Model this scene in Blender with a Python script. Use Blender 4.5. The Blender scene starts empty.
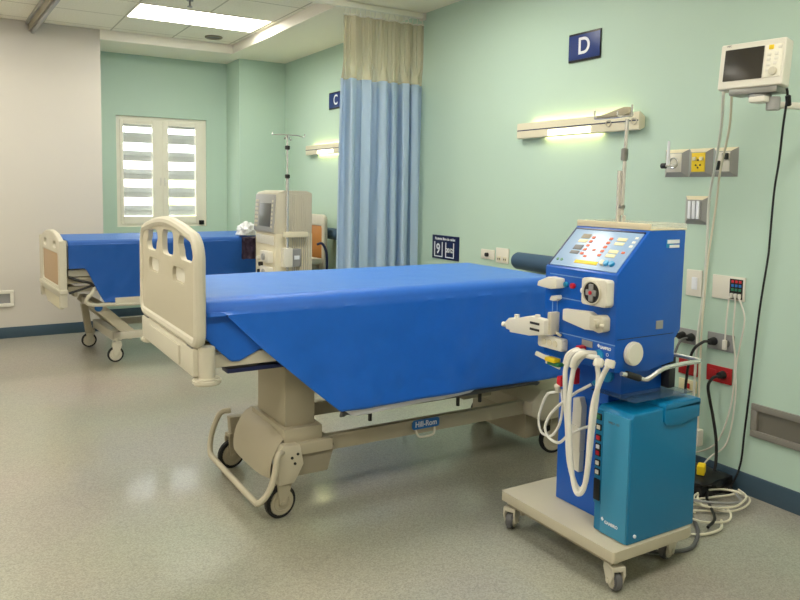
import bpy, bmesh, math, random
from mathutils import Vector, Matrix, Euler, noise
random.seed(7)
R = math.radians
C = bpy.context.scene.collection
S = bpy.context.scene

# ------------------------------------------------------------------ camera, world, exposure
def camera():
    f, yaw, pitch, roll, cx, cy, H = 736.8, .546397, .0807104, -.0155539, 403.15, 249.2, 1.6
    sy, cyw, cp, sp = math.sin(yaw), math.cos(yaw), math.cos(pitch), math.sin(pitch)
    fw = Vector((sy*cp, cyw*cp, -sp)); r = Vector((cyw, -sy, 0)); d = fw.cross(r)
    c, s = math.cos(roll), math.sin(roll)
    r2 = c*r + s*d; d2 = -s*r + c*d
    m = Matrix((r2, -d2, -fw)).transposed().to_4x4(); m.translation = (0, 0, H)
    cam = bpy.data.cameras.new('camera'); o = bpy.data.objects.new('camera', cam); C.objects.link(o)
    o.matrix_world = m
    cam.sensor_fit = 'HORIZONTAL'; cam.sensor_width = 36; cam.lens = f/800*36
    cam.shift_x = (400-cx)/800; cam.shift_y = (cy-300)/800
    cam.clip_start = .05; cam.clip_end = 300
    S.camera = o
camera()
w = bpy.data.worlds.new('world'); S.world = w; w.use_nodes = True
bg = w.node_tree.nodes['Background']; bg.inputs[0].default_value = (.93, .97, 1, 1); bg.inputs[1].default_value = 5.0
S.view_settings.view_transform = 'Standard'; S.view_settings.look = 'None'
S.view_settings.gamma = 1; S.view_settings.use_curve_mapping = False
S.view_settings.exposure = 1.3
PANEL = 7.0          # ceiling luminaires
BEDLAMP = 6.0
XR, YB, YW, YP, ZC, ZS = 3.587, 8.571, 9.3, 8.81, 3.255, 3.15
LAMPS = [(2.12, 7.425), (2.12, 4.175), (2.12, .925), (-.48, 4.175), (-.48, 7.425), (-.48, .925), (-2.43, 4.175), (-2.43, .925)]  # last three are unseen fill lights, added to brighten the left-facing sides

# ------------------------------------------------------------------ materials
def lin(c): return tuple((v/255/12.92 if v/255 <= .04045 else ((v/255+.055)/1.055)**2.4) for v in c)
def mat(name, rgb, rough=.5, metal=0, spec=.5, emit=0, bump=0, bscale=60, coat=0, var=0, vscale=8, alpha=1, trans=0, sheen=0):
    m = bpy.data.materials.new(name); m.use_nodes = True
    nt = m.node_tree; N = nt.nodes; L = nt.links; b = N['Principled BSDF']
    col = (*lin(rgb), 1)
    b.inputs['Base Color'].default_value = col; b.inputs['Roughness'].default_value = rough
    b.inputs['Metallic'].default_value = metal; b.inputs['Specular IOR Level'].default_value = spec
    b.inputs['Coat Weight'].default_value = coat; b.inputs['Alpha'].default_value = alpha
    b.inputs['Transmission Weight'].default_value = trans; b.inputs['Sheen Weight'].default_value = sheen; b.inputs['Sheen Tint'].default_value = (.45, .75, 1, 1)
    if emit: b.inputs['Emission Color'].default_value = col; b.inputs['Emission Strength'].default_value = emit
    tc = N.new('ShaderNodeTexCoord')
    if var:
        n = N.new('ShaderNodeTexNoise'); n.inputs['Scale'].default_value = vscale; n.inputs['Detail'].default_value = 4
        L.new(tc.outputs['Object'], n.inputs['Vector'])
        mx = N.new('ShaderNodeMix'); mx.data_type = 'RGBA'
        mx.inputs['A'].default_value = (*[v*(1-var) for v in col[:3]], 1); mx.inputs['B'].default_value = (*[min(1, v*(1+var)) for v in col[:3]], 1)
        L.new(n.outputs['Fac'], mx.inputs['Factor']); L.new(mx.outputs['Result'], b.inputs['Base Color'])
    if bump:
        n = N.new('ShaderNodeTexNoise'); n.inputs['Scale'].default_value = bscale; n.inputs['Detail'].default_value = 3
        L.new(tc.outputs['Object'], n.inputs['Vector'])
        bp = N.new('ShaderNodeBump'); bp.inputs['Strength'].default_value = bump; bp.inputs['Distance'].default_value = .003
        L.new(n.outputs['Fac'], bp.inputs['Height']); L.new(bp.outputs['Normal'], b.inputs['Normal'])
    return m
M = {}
def mk(k, *a, **kw): M[k] = mat(k, *a, **kw)
mk('green_wall', (189, 214, 198), .55, bump=.08, bscale=250, var=.02, vscale=2)
mk('white_wall', (208, 202, 193), .6, bump=.08, bscale=250, var=.02, vscale=2)
mk('cream_trim', (240, 236, 220), .6)
mk('trim_white', (246, 240, 228), .6)
mk('soffit', (246, 240, 220), .7)
mk('base', (62, 84, 100), .45)
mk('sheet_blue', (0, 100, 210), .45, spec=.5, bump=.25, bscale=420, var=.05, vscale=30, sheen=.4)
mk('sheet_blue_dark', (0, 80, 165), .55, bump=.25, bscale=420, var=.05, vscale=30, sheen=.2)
mk('white_cloth', (225, 228, 232), .7, bump=.3, bscale=200)
mk('mattress', (190, 190, 185), .7)
mk('cream', (206, 200, 182), .42, var=.02)
mk('cream_warm', (226, 218, 192), .45)
mk('tan', (178, 169, 146), .5, var=.03, vscale=5)
mk('tan_light', (194, 186, 164), .45)
mk('taupe', (150, 142, 122), .55)
mk('dark', (34, 34, 36), .5)
mk('rubber', (26, 26, 28), .6)
mk('black', (16, 16, 18), .4)
mk('steel', (226, 226, 222), .25, metal=.7)
mk('steel_dull', (150, 150, 148), .4, metal=1)
mk('machine_blue', (8, 90, 190), .33, spec=.5, bump=.04, bscale=500)
mk('machine_blue2', (38, 100, 196), .35)
mk('line_blue', (120, 160, 215), .5)
mk('panel_blue', (150, 178, 214), .25)
mk('teal', (10, 118, 168), .3, bump=.04, bscale=500)
mk('teal_light', (56, 144, 186), .3)
mk('sky_blue', (40, 150, 205), .4)
mk('wp', (228, 224, 212), .4)
mk('hose', (236, 234, 226), .35)
mk('red', (200, 24, 44), .4)
mk('red_plate', (176, 30, 34), .45)
mk('yellow', (238, 205, 30), .45)
mk('orange', (236, 120, 84), .5)
mk('buff', (232, 222, 180), .5)
mk('grey', (150, 150, 150), .45)
mk('grey_box', (165, 165, 163), .4)
mk('plate_frame', (150, 146, 138), .4, metal=.3)
mk('plate_recess', (124, 120, 110), .45, metal=.3)
mk('grey_dark', (98, 98, 100), .45)
mk('sign_blue', (18, 50, 120), .35)
mk('sign_navy', (10, 26, 74), .35)
mk('sign_white', (235, 238, 245), .5)
mk('badge_blue', (40, 110, 185), .4)
mk('screen', (52, 48, 42), .25)
mk('screen_grey', (88, 88, 88), .3)
mk('monitor', (226, 222, 210), .4)
mk('bolster', (56, 84, 112), .6, bump=.2, bscale=150)
mk('wood', (186, 124, 58), .4, var=.2, vscale=6)
mk('beige_panel', (188, 158, 122), .5, var=.05, vscale=5)
mk('green_led', (40, 120, 80), .4)
mk('plum', (48, 34, 56), .8)
mk('cable_cream', (226, 220, 198), .45)
mk('cable_grey', (226, 228, 218), .45)
mk('acrylic', (222, 224, 214), .15, alpha=.3)
mk('tray', (232, 220, 190), .35)
mk('smoke', (70, 95, 125), .12, alpha=.45)
mk('roof', (238, 214, 205), .8)
mk('tree', (205, 214, 150), .8, var=.3, vscale=3)
mk('house', (240, 226, 220), .8)
mk('asphalt', (200, 195, 180), .9)
mk('slat', (112, 116, 120), .5)
mk('net', (196, 190, 164), .8)
M['panel'] = mat('panel', (255, 250, 236), .5, emit=PANEL)
M['lamp'] = mat('lamp', (255, 242, 168), .5, emit=BEDLAMP)
M['lamp_lens'] = mat('lamp_lens', (255, 252, 225), .5, emit=2.2)

def nodes(m): nt = m.node_tree; return nt.nodes, nt.links, nt.nodes['Principled BSDF']
def floor_mat():
    m = mat('floor_vinyl', (158, 158, 142), .3, spec=.5, coat=.5); N, L, b = nodes(m)
    b.inputs['Coat Roughness'].default_value = .10
    tc = N.new('ShaderNodeTexCoord')
    v = N.new('ShaderNodeTexVoronoi'); v.inputs['Scale'].default_value = 170
    n2 = N.new('ShaderNodeTexNoise'); n2.inputs['Scale'].default_value = .9; n2.inputs['Detail'].default_value = 5
    L.new(tc.outputs['Object'], v.inputs['Vector']); L.new(tc.outputs['Object'], n2.inputs['Vector'])
    cr = N.new('ShaderNodeValToRGB'); e = cr.color_ramp.elements
    e[0].position = .0; e[0].color = (*lin((152, 150, 137)), 1); e[1].position = 1; e[1].color = (*lin((184, 180, 165)), 1)
    k = e.new(.45); k.color = (*lin((168, 165, 150)), 1)
    sep = N.new('ShaderNodeSeparateColor'); L.new(v.outputs['Color'], sep.inputs[0]); L.new(sep.outputs[0], cr.inputs['Fac'])
    mx = N.new('ShaderNodeMix'); mx.data_type = 'RGBA'; mx.blend_type = 'MULTIPLY'; mx.inputs['Factor'].default_value = .25
    L.new(cr.outputs['Color'], mx.inputs['A']); L.new(n2.outputs['Color'], mx.inputs['B'])
    L.new(mx.outputs['Result'], b.inputs['Base Color'])
    mr = N.new('ShaderNodeMapRange'); mr.inputs['To Min'].default_value = .24; mr.inputs['To Max'].default_value = .38
    L.new(n2.outputs['Fac'], mr.inputs['Value']); L.new(mr.outputs['Result'], b.inputs['Roughness'])
    return m
def ceil_mat():
    m = mat('ceiling_tile', (246, 241, 222), .8); N, L, b = nodes(m)
    tc = N.new('ShaderNodeTexCoord'); sp = N.new('ShaderNodeSeparateXYZ'); L.new(tc.outputs['Object'], sp.inputs[0])
    outs = []
    for ax, off in ((0, 1.47), (1, 7.10)):
        a = N.new('ShaderNodeMath'); a.operation = 'SUBTRACT'; a.inputs[1].default_value = off - 65; L.new(sp.outputs[ax], a.inputs[0])
        d = N.new('ShaderNodeMath'); d.operation = 'MODULO'; d.inputs[1].default_value = .65; L.new(a.outputs[0], d.inputs[0])
        c = N.new('ShaderNodeMath'); c.operation = 'LESS_THAN'; c.inputs[1].default_value = .016; L.new(d.outputs[0], c.inputs[0]); outs.append(c)
    mxx = N.new('ShaderNodeMath'); mxx.operation = 'MAXIMUM'; L.new(outs[0].outputs[0], mxx.inputs[0]); L.new(outs[1].outputs[0], mxx.inputs[1])
    n = N.new('ShaderNodeTexNoise'); n.inputs['Scale'].default_value = 90; L.new(tc.outputs['Object'], n.inputs['Vector'])
    cr = N.new('ShaderNodeValToRGB'); e = cr.color_ramp.elements
    e[0].position = .35; e[0].color = (*lin((238, 233, 212)), 1); e[1].position = .6; e[1].color = (*lin((250, 246, 228)), 1)
    L.new(n.outputs['Fac'], cr.inputs['Fac'])
    mx = N.new('ShaderNodeMix'); mx.data_type = 'RGBA'; L.new(mxx.outputs[0], mx.inputs['Factor'])
    L.new(cr.outputs['Color'], mx.inputs['A']); mx.inputs['B'].default_value = (*lin((196, 191, 168)), 1)
    L.new(mx.outputs['Result'], b.inputs['Base Color'])
    return m
def curtain_mat():
    m = mat('curtain_blue', (196, 218, 237), .7, sheen=.3, bump=.15, bscale=300); N, L, b = nodes(m)
    tr = N.new('ShaderNodeBsdfTranslucent'); tr.inputs[0].default_value = (*lin((205, 220, 240)), 1)
    mx = N.new('ShaderNodeMixShader'); mx.inputs[0].default_value = .35
    o = N['Material Output']; L.new(b.outputs[0], mx.inputs[1]); L.new(tr.outputs[0], mx.inputs[2]); L.new(mx.outputs[0], o.inputs[0])
    return m
def net_mat():
    m = mat('net_mesh', (200, 192, 162), .8); N, L, b = nodes(m)
    tc = N.new('ShaderNodeTexCoord'); ck = N.new('ShaderNodeTexChecker'); ck.inputs['Scale'].default_value = 260
    L.new(tc.outputs['Object'], ck.inputs['Vector'])
    mr = N.new('ShaderNodeMapRange'); mr.inputs['To Min'].default_value = .9; mr.inputs['To Max'].default_value = .55
    L.new(ck.outputs['Fac'], mr.inputs['Value']); L.new(mr.outputs['Result'], b.inputs['Alpha'])
    return m
M['floor'] = floor_mat(); M['ceiling'] = ceil_mat(); M['curtain'] = curtain_mat(); M['netm'] = net_mat()

# ------------------------------------------------------------------ helpers
LOCAL = set()
def tag(o, label=None, cat=None, group=None, kind=None):
    if label: o['label'] = label
    if cat: o['category'] = cat
    if group: o['group'] = group
    if kind: o['kind'] = kind
    return o
def thing(name, label, cat, loc, rz=None, group=None, local=False):
    o = bpy.data.objects.new(name, None); C.objects.link(o); o.location = loc; o.empty_display_size = .1
    if rz: o.rotation_euler = (0, 0, rz)
    if local or rz: LOCAL.add(o.name)
    return tag(o, label, cat, group)
def smooth_path(pts, n=6):
    pts = [Vector(p) for p in pts]
    if len(pts) < 3: return pts
    P = [2*pts[0]-pts[1]] + pts + [2*pts[-1]-pts[-2]]; out = []
    for i in range(1, len(P)-2):
        a, b, c, d = P[i-1:i+3]
        for k in range(n):
            t = k/n
            out.append(.5*((2*b) + (c-a)*t + (2*a-5*b+4*c-d)*t*t + (3*b-a-3*c+d)*t**3))
    return out + [pts[-1]]
class MB:
    def __init__(s): s.bm = bmesh.new()
    def merge(s, b, mtx=None):
        if mtx is not None: bmesh.ops.transform(b, matrix=mtx, verts=b.verts)
        me = bpy.data.meshes.new('t'); b.to_mesh(me); b.free(); s.bm.from_mesh(me); bpy.data.meshes.remove(me); return s
    def box(s, x0, x1, y0, y1, z0, z1, bev=0, seg=2, mtx=None, taper=None):
        b = bmesh.new(); bmesh.ops.create_cube(b, size=1)
        for v in b.verts:
            tx = 1
            if taper and v.co.z > 0: tx = taper
            v.co = Vector(((x0+x1)/2 + v.co.x*(x1-x0)*tx, (y0+y1)/2 + v.co.y*(y1-y0)*tx, (z0+z1)/2 + v.co.z*(z1-z0)))
        if bev: bmesh.ops.bevel(b, geom=b.edges[:], offset=bev, segments=seg, affect='EDGES', profile=.6)
        return s.merge(b, mtx)
    def cyl(s, p0, p1, r, r2=None, n=20, bev=0):
        p0, p1 = Vector(p0), Vector(p1); d = p1-p0
        b = bmesh.new(); bmesh.ops.create_cone(b, cap_ends=True, segments=n, radius1=r, radius2=r if r2 is None else r2, depth=d.length)
        if bev: bmesh.ops.bevel(b, geom=[e for e in b.edges if len(e.link_faces) == 2 and any(len(f.verts) > 4 for f in e.link_faces)], offset=bev, segments=2, affect='EDGES')
        return s.merge(b, Matrix.Translation((p0+p1)/2) @ Vector((0, 0, 1)).rotation_difference(d).to_matrix().to_4x4())
    def ring(s, c, ax, r, t, n=24, m=8):
        q = Vector((0, 0, 1)).rotation_difference(Vector(ax)).to_matrix()
        pts = [Vector(c) + q @ Vector((r*math.cos(2*math.pi*i/n), r*math.sin(2*math.pi*i/n), 0)) for i in range(n)]
        return s.tube(pts, t, m, smooth=False, closed=True)
    def tube(s, pts, r, n=8, smooth=True, closed=False, steps=6):
        P = smooth_path(pts, steps) if smooth else [Vector(p) for p in pts]
        b = s.bm; rings = []; prev = None; K = len(P)
        for i, p in enumerate(P):
            t = (P[(i+1) % K]-P[i-1]) if closed else (P[min(i+1, K-1)]-P[max(i-1, 0)])
            if t.length < 1e-9: t = Vector((0, 0, 1))
            t.normalize()
            if prev is None:
                u = t.orthogonal().normalized()
            else:
                u = prev - t*prev.dot(t); u = u.normalized() if u.length > 1e-6 else t.orthogonal().normalized()
            prev = u; v = t.cross(u)
            rr = r[i*len(r)//K] if isinstance(r, (list, tuple)) else r
            rings.append([b.verts.new(p + rr*(math.cos(2*math.pi*k/n)*u + math.sin(2*math.pi*k/n)*v)) for k in range(n)])
        for i in range(K if closed else K-1):
            A, B = rings[i], rings[(i+1) % K]
            for k in range(n): b.faces.new((A[k], A[(k+1) % n], B[(k+1) % n], B[k]))
        if not closed:
            b.faces.new(rings[0][::-1]); b.faces.new(rings[-1])
        return s
    def prism(s, poly, ax, a, b_, bev=0, seg=2):
        # poly in the two remaining axes, extruded on axis ax from a to b_
        b = bmesh.new()
        def P(u, v, w): return {'x': (w, u, v), 'y': (u, w, v), 'z': (u, v, w)}[ax]
        f = b.faces.new([b.verts.new(P(u, v, a)) for u, v in poly])
        r = bmesh.ops.extrude_face_region(b, geom=[f]); vs = [g for g in r['geom'] if isinstance(g, bmesh.types.BMVert)]
        bmesh.ops.translate(b, verts=vs, vec=Vector(P(0, 0, b_-a)))
        bmesh.ops.recalc_face_normals(b, faces=b.faces)
        if bev: bmesh.ops.bevel(b, geom=b.edges[:], offset=bev, segments=seg, affect='EDGES', profile=.6)
        return s.merge(b)
    def plate(s, loops, thick, bev, mtx):
        # 2D outline with holes, given thickness and rounded edge, placed by mtx
        b = bmesh.new()
        for lp in loops:
            vs = [b.verts.new((u, v, -thick/2)) for u, v in lp]
            for k in range(len(vs)): b.edges.new((vs[k], vs[(k+1) % len(vs)]))
        bmesh.ops.triangle_fill(b, use_beauty=True, use_dissolve=False, edges=b.edges[:], normal=(0, 0, 1))
        r = bmesh.ops.extrude_face_region(b, geom=b.faces[:]); vs = [g for g in r['geom'] if isinstance(g, bmesh.types.BMVert)]
        bmesh.ops.translate(b, verts=vs, vec=(0, 0, thick)); bmesh.ops.recalc_face_normals(b, faces=b.faces)
        ed = [e for e in b.edges if len(e.link_faces) == 2 and 1.2 < e.calc_face_angle(0) < 1.9 and abs(e.verts[0].co.z-e.verts[1].co.z) < 1e-6]
        if bev: bmesh.ops.bevel(b, geom=ed, offset=bev, segments=3, affect='EDGES', profile=.55, clamp_overlap=True)
        return s.merge(b, mtx)
    def _curve(s, cu, mtx):
        o = bpy.data.objects.new('p', cu); C.objects.link(o); dg = bpy.context.evaluated_depsgraph_get(); dg.update()
        me = bpy.data.meshes.new_from_object(o.evaluated_get(dg)); bpy.data.objects.remove(o)
        b = bmesh.new(); b.from_mesh(me); bpy.data.meshes.remove(me)
        return s.merge(b, mtx)
    def text(s, body, size, mtx, ext=.0006, al='CENTER', sx=1, bold=0):
        cu = bpy.data.curves.new('t', 'FONT'); cu.body = body; cu.size = size; cu.align_x = al; cu.align_y = 'CENTER'; cu.extrude = ext; cu.offset = bold
        return s._curve(cu, mtx @ Matrix.Diagonal((sx, 1, 1, 1)))
    def sph(s, c, r, sc=(1, 1, 1), n=16):
        b = bmesh.new(); bmesh.ops.create_uvsphere(b, u_segments=n, v_segments=n//2, radius=r)
        return s.merge(b, Matrix.Translation(c) @ Matrix.Diagonal((*sc, 1)))
    def grid(s, rows, closed=False):
        b = s.bm; V = [[b.verts.new(p) for p in r] for r in rows]
        for i in range(len(V)-1):
            for j in range(len(V[0])-1): b.faces.new((V[i][j], V[i+1][j], V[i+1][j+1], V[i][j+1]))
        return s
    def build(s, name, m, parent=None, label=None, flat=False, angle=35):
        me = bpy.data.meshes.new(name); s.bm.to_mesh(me); s.bm.free()
        top = parent
        while top is not None and top.parent is not None: top = top.parent
        if top is not None and top.name not in LOCAL: me.transform(Matrix.Translation(-top.location))
        for k in (m if isinstance(m, list) else [m]): me.materials.append(M[k])
        if not flat: me.shade_smooth(); me.set_sharp_from_angle(angle=R(angle))
        o = bpy.data.objects.new(name, me); C.objects.link(o); o.parent = parent
        if label: o['label'] = label
        return o
def bx(name, m, x0, x1, y0, y1, z0, z1, bev=0, parent=None, label=None): return MB().box(x0, x1, y0, y1, z0, z1, bev).build(name, m, parent, label)
def struct(o): o['kind'] = 'structure'; return o
def rrect(x0, x1, y0, y1, r, n=5):
    out = []
    for cx, cy, a in ((x1-r, y1-r, 0), (x0+r, y1-r, 90), (x0+r, y0+r, 180), (x1-r, y0+r, 270)):
        for k in range(n+1): t = R(a+90*k/n); out.append((cx+r*math.cos(t), cy+r*math.sin(t)))
    return out
def solidify(o, t, off=-1):
    md = o.modifiers.new('thickness', 'SOLIDIFY'); md.thickness = t; md.offset = off; return o
# frames for lettering: on the right wall (reads along -Y), and on -x faces
def face_x(x, y, z): return Matrix(((0, 0, -1, x), (-1, 0, 0, y), (0, 1, 0, z), (0, 0, 0, 1)))
def face_y(x, y, z): return Matrix(((1, 0, 0, x), (0, 0, -1, y), (0, 1, 0, z), (0, 0, 0, 1)))
def copy_tree(o, parent=None):
    c = o.copy(); C.objects.link(c); c.parent = parent
    if o.name in LOCAL: LOCAL.add(c.name)
    for ch in list(o.children): copy_tree(ch, c)
    return c

# ------------------------------------------------------------------ room shell
X0, Y0 = -3.2, -2.0
struct(bx('floor', 'floor', X0-.1, XR+.1, Y0-.1, YW+.1, -.1, 0))
struct(bx('ceiling', 'ceiling', X0-.1, 2.83, Y0-.1, YB, ZC, ZC+.12))
struct(bx('wall_right', 'green_wall', XR, XR+.12, Y0-.1, YW+.1, 0, ZC))
struct(bx('wall_back', 'white_wall', X0, 1.375, YB, YW+.1, 0, ZC))
struct(bx('wall_left', 'white_wall', X0-.12, X0, Y0-.1, YW, 0, ZC))
struct(bx('wall_front', 'white_wall', X0, XR, Y0-.12, Y0, 0, ZC))
struct(bx('wall_pillar', 'green_wall', 2.99, XR, YP, YW+.1, 0, ZS))
WX0, WX1, WZ0, WZ1 = 1.65, 2.73, 1.10, 2.43
wb = MB(); wb.box(1.375, WX0, YW, YW+.22, 0, ZS); wb.box(WX1, 2.99, YW, YW+.22, 0, ZS)
wb.box(WX0, WX1, YW, YW+.22, 0, WZ0); wb.box(WX0, WX1, YW, YW+.22, WZ1, ZS)
struct(wb.build('wall_alcove', 'green_wall'))
# dropped soffit: along the window side and along the right wall
struct(MB().prism([(1.375, 8.55), (2.83, 8.55), (2.83, Y0), (XR, Y0), (XR, YW+.1), (1.375, YW+.1)], 'z', ZS, ZC+.10).build('trim_1', 'soffit'))
struct(MB().prism([(1.37, 8.545), (2.825, 8.545), (2.825, Y0), (2.83, Y0), (2.83, 8.55), (1.37, 8.55)], 'z', ZS, ZC).build('trim_2', 'trim_white'))
B = .114
struct(bx('baseboard_right', 'base', XR-.012, XR, Y0, YP, 0, B, .002))
struct(bx('baseboard_back', 'base', X0, 1.375, YB-.012, YB, 0, B, .002))
struct(bx('baseboard_left', 'base', X0, X0+.012, Y0, YB, 0, B, .002))
struct(MB().box(1.375, 2.99, YW-.012, YW, 0, B, .002).box(2.978, 2.99, YP-.012, YW, 0, B).box(2.99, XR, YP-.012, YP, 0, B).box(1.375, 1.387, YB, YW, 0, B).build('baseboard_alcove', 'base'))

# window
win = bpy.data.objects.new('window_1', None); C.objects.link(win); win.location = (2.19, YW, WZ0); struct(win)
f = MB(); y0, y1 = YW+.03, YW+.09
for a in ((WX0, WX0+.045, WZ0+.035, WZ1-.045), (WX1-.045, WX1, WZ0+.035, WZ1-.045), (WX0, WX1, WZ1-.045, WZ1), (WX0, WX1, WZ0, WZ0+.035)): f.box(a[0], a[1], y0, y1, a[2], a[3])
f.build('window_frame', 'cream_trim', win)
for (a, b, c, d) in ((1.695, 2.19, 1.735, 2.075), (2.19, 2.685, 2.262, 2.60)):
    z0, z1, p0, p1 = WZ0+.035, WZ1-.045, 1.225, 2.335
    sa = MB().box(a, c, y0-.012, y1-.015, z0, z1, .005).box(d, b, y0-.012, y1-.015, z0, z1, .005).box(c, d, y0-.012, y1-.015, z0, p0, .005).box(c, d, y0-.012, y1-.015, p1, z1, .005)
    so = sa.build('sash', 'cream_trim', win)
    MB().box(c, d, y0+.02, y0+.026, p0, p1).build('pane', 'acrylic', so)
    sl = MB()
    for k in range(5):
        zc = 2.182-.2215*k
        for q, (dz, an) in enumerate(((.030, -28), (-.030, -12))):
            zz = zc+dz
            sl.box(c-.06, d+.06, YW+.14, YW+.146, zz-.034, zz+.034, mtx=Matrix.Translation((0, YW+.144, zz)) @ Matrix.Rotation(R(an), 4, 'X') @ Matrix.Translation((0, -(YW+.144), -zz)))
    sl.box(c-.06, d+.06, YW+.14, YW+.146, 2.31, 2.40)
    sl.build('louvre', 'slat', win)
hs = MB()
for x in (2.165, 2.215): hs.box(x-.008, x+.008, y0-.03, y0-.012, 1.60, 1.70, .003)
hs.build('window_handle', 'wp', win)
bx('window_stop', 'black', 2.63, 2.69, y0-.05, y0-.012, WZ0+.02, WZ0+.075, .008, win)

# outside, seen only between the louvres
struct(bx('ground', 'asphalt', -20, 40, 10, 80, -.6, -.5))
hb = thing('house', 'pale pink house far outside, seen between the window louvres', 'house', (9, 38, -.5))
bx('wall', 'house', 2, 10.5, 36, 42, -.5, 2.0, 0, hb); MB().prism([(35.4, 2), (42.6, 2), (39, 3.2)], 'x', 1.6, 10.9).build('roof', 'roof', hb)
tr = thing('tree', 'round leafy tree outside, seen low between the louvres of the right sash', 'tree', (8.6, 30, -.5))
MB().cyl((8.6, 30, -.5), (8.6, 30, .6), .2, .14).build('trunk', 'taupe', tr)
cb = bmesh.new(); bmesh.ops.create_icosphere(cb, subdivisions=4, radius=1)
for v in cb.verts: v.co *= 1+.35*noise.noise(v.co*3)
MB().merge(cb, Matrix.Translation((8.6, 30, 1.2)) @ Matrix.Diagonal((1.6, 1.4, 1.0, 1))).build('crown', 'tree', tr)

# ------------------------------------------------------------------ ceiling fittings
names = ['long recessed ceiling light in front of the window alcove', 'recessed ceiling light above the near bed', 'recessed ceiling light near the camera on the bed side', 'recessed ceiling light over the middle of the room', 'recessed ceiling light by the white back wall', 'unseen fill light added in the ceiling near the camera on the open side', 'unseen fill light added in the ceiling by the left wall', 'unseen fill light added in the ceiling corner behind the camera']
for (x, y), nm in zip(LAMPS, names):
    t = thing('ceiling_light', nm, 'ceiling light', (x, y, ZC))
    hx, hy = .645, .32
    MB().box(x-hx, x+hx, y-hy, y-hy+.02, ZC-.006, ZC, .001).box(x-hx, x+hx, y+hy-.02, y+hy, ZC-.006, ZC, .001).box(x-hx, x-hx+.02, y-hy+.02, y+hy-.02, ZC-.006, ZC, .001).box(x+hx-.02, x+hx, y-hy+.02, y+hy-.02, ZC-.006, ZC, .001).build('frame', 'cream_trim', t)
    bx('diffuser', 'panel', x-hx+.02, x+hx-.02, y-hy+.02, y+hy-.02, ZC-.004, ZC, 0, t)
t = thing('ceiling_downlight', 'small round dark downlight in the ceiling near the corner of the soffit', 'downlight', (2.5, 8.22, ZC))
MB().ring((2.5, 8.22, ZC-.006), (0, 0, 1), .085, .012, 28).build('ring', 'taupe', t)
MB().cyl((2.5, 8.22, ZC-.005), (2.5, 8.22, ZC), .08).build('lens', 'grey_dark', t)
t = thing('sprinkler', 'small chrome sprinkler head hanging from the ceiling tiles', 'sprinkler', (1.84, 6.75, ZC))
MB().cyl((1.84, 6.75, ZC-.008), (1.84, 6.75, ZC), .03).cyl((1.84, 6.75, ZC-.055), (1.84, 6.75, ZC-.008), .009).build('head', 'steel_dull', t)
MB().cyl((1.84, 6.75, ZC-.062), (1.84, 6.75, ZC-.055), .022).build('deflector', 'steel_dull', t)
# rail hanging under the ceiling at the left
t = thing('ceiling_track', 'grey metal track under the ceiling running from the white back wall', 'ceiling track', (.77, 7.0, ZC))
d = Matrix.Translation((.70, 8.565, 0)) @ Matrix.Rotation(R(2.2), 4, 'Z')
MB().box(-.035, .035, -4.5, 0, ZC-.03, ZC-.001, .004, mtx=d).box(.01, .04, -4.5, 0, ZC-.12, ZC-.03, .004, mtx=d).build('rail', 'grey_box', t)
MB().box(-.012, .004, -4.5, -.01, ZC-.10, ZC-.03, .002, mtx=d).build('slot', 'taupe', t)

# ------------------------------------------------------------------ curtain and its track
t = thing('curtain_track', 'white curtain track on the soffit above the blue curtain', 'curtain track', (2.5, 5.6, ZS))
MB().box(.4, XR, 5.575, 5.625, ZS-.05, ZS-.002, .006).build('rail', 'cream_trim', t)
MB().box(XR-.03, XR-.001, 5.56, 5.64, ZS-.062, ZS-.002, .006).build('end_bracket', 'wp', t)
for x in (.7, 1.4, 2.1): MB().cyl((x, 5.6, ZS-.005), (x, 5.6, ZC), .008, n=8).build('hanger', 'cream_trim', t)
cu = thing('privacy_curtain', 'pale blue hospital curtain with beige net top gathered by the green wall', 'curtain', (3.17, 5.6, .35))
def cur(x, z):
    u = (x-2.80)/(3.575-2.80); g = (3.05-z)/2.7
    ph = u*2*math.pi*6.2 + 1.2*math.sin(u*9)+.25*math.sin(z*1.3+u*4)
    a = .055+.022*math.sin(u*17+1)
    yy = 5.6 + a*(.55+.45*min(1, g*2+.3))*math.sin(ph) + .012*math.sin(2.3*ph+z)
    xx = x - .018*math.sin(2*ph) - .02*g*(1-u)
    return (xx, yy, z)
def net(x, z):
    u = (x-2.80)/.775; k = (3.05-z)/.53; c_ = Vector(cur(x, z)); n_ = 5.6+.016*math.sin(u*2*math.pi*24+math.sin(u*31))+.018*math.sin(u*2*math.pi*6)
    w_ = max(0, min(1, (k-.7)/.3)); return (x+(c_.x-x)*w_, n_*(1-w_)+c_.y*w_, z)
def curt_rows(z0, z1, nz, cur=cur):
    xs = [2.80+(3.575-2.80)*i/440 for i in range(441)]
    return [[cur(x, z0+(z1-z0)*k/nz) for k in range(nz+1)] for x in xs]
solidify(MB().grid(curt_rows(.35, 2.52, 24)).build('fabric', 'curtain', cu), .003)
MB().grid(curt_rows(2.52, 3.045, 16, net)).build('net_header', 'netm', cu, 'beige see-through net strip along the top')
hm = MB(); hm.tube([net(2.80+.775*i/220, 3.045) for i in range(221)], .006, 6, smooth=False); hm.build('top_tape', 'wp', cu)
for i in range(17):
    x = 2.81+.755*i/16; p = Vector(net(x, 3.045))
    MB().tube([p, (p.x, p.y*.5+2.8, 3.07), (p.x, 5.6, 3.10)], .0035, 6).build('hook', 'wp', cu)

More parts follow.
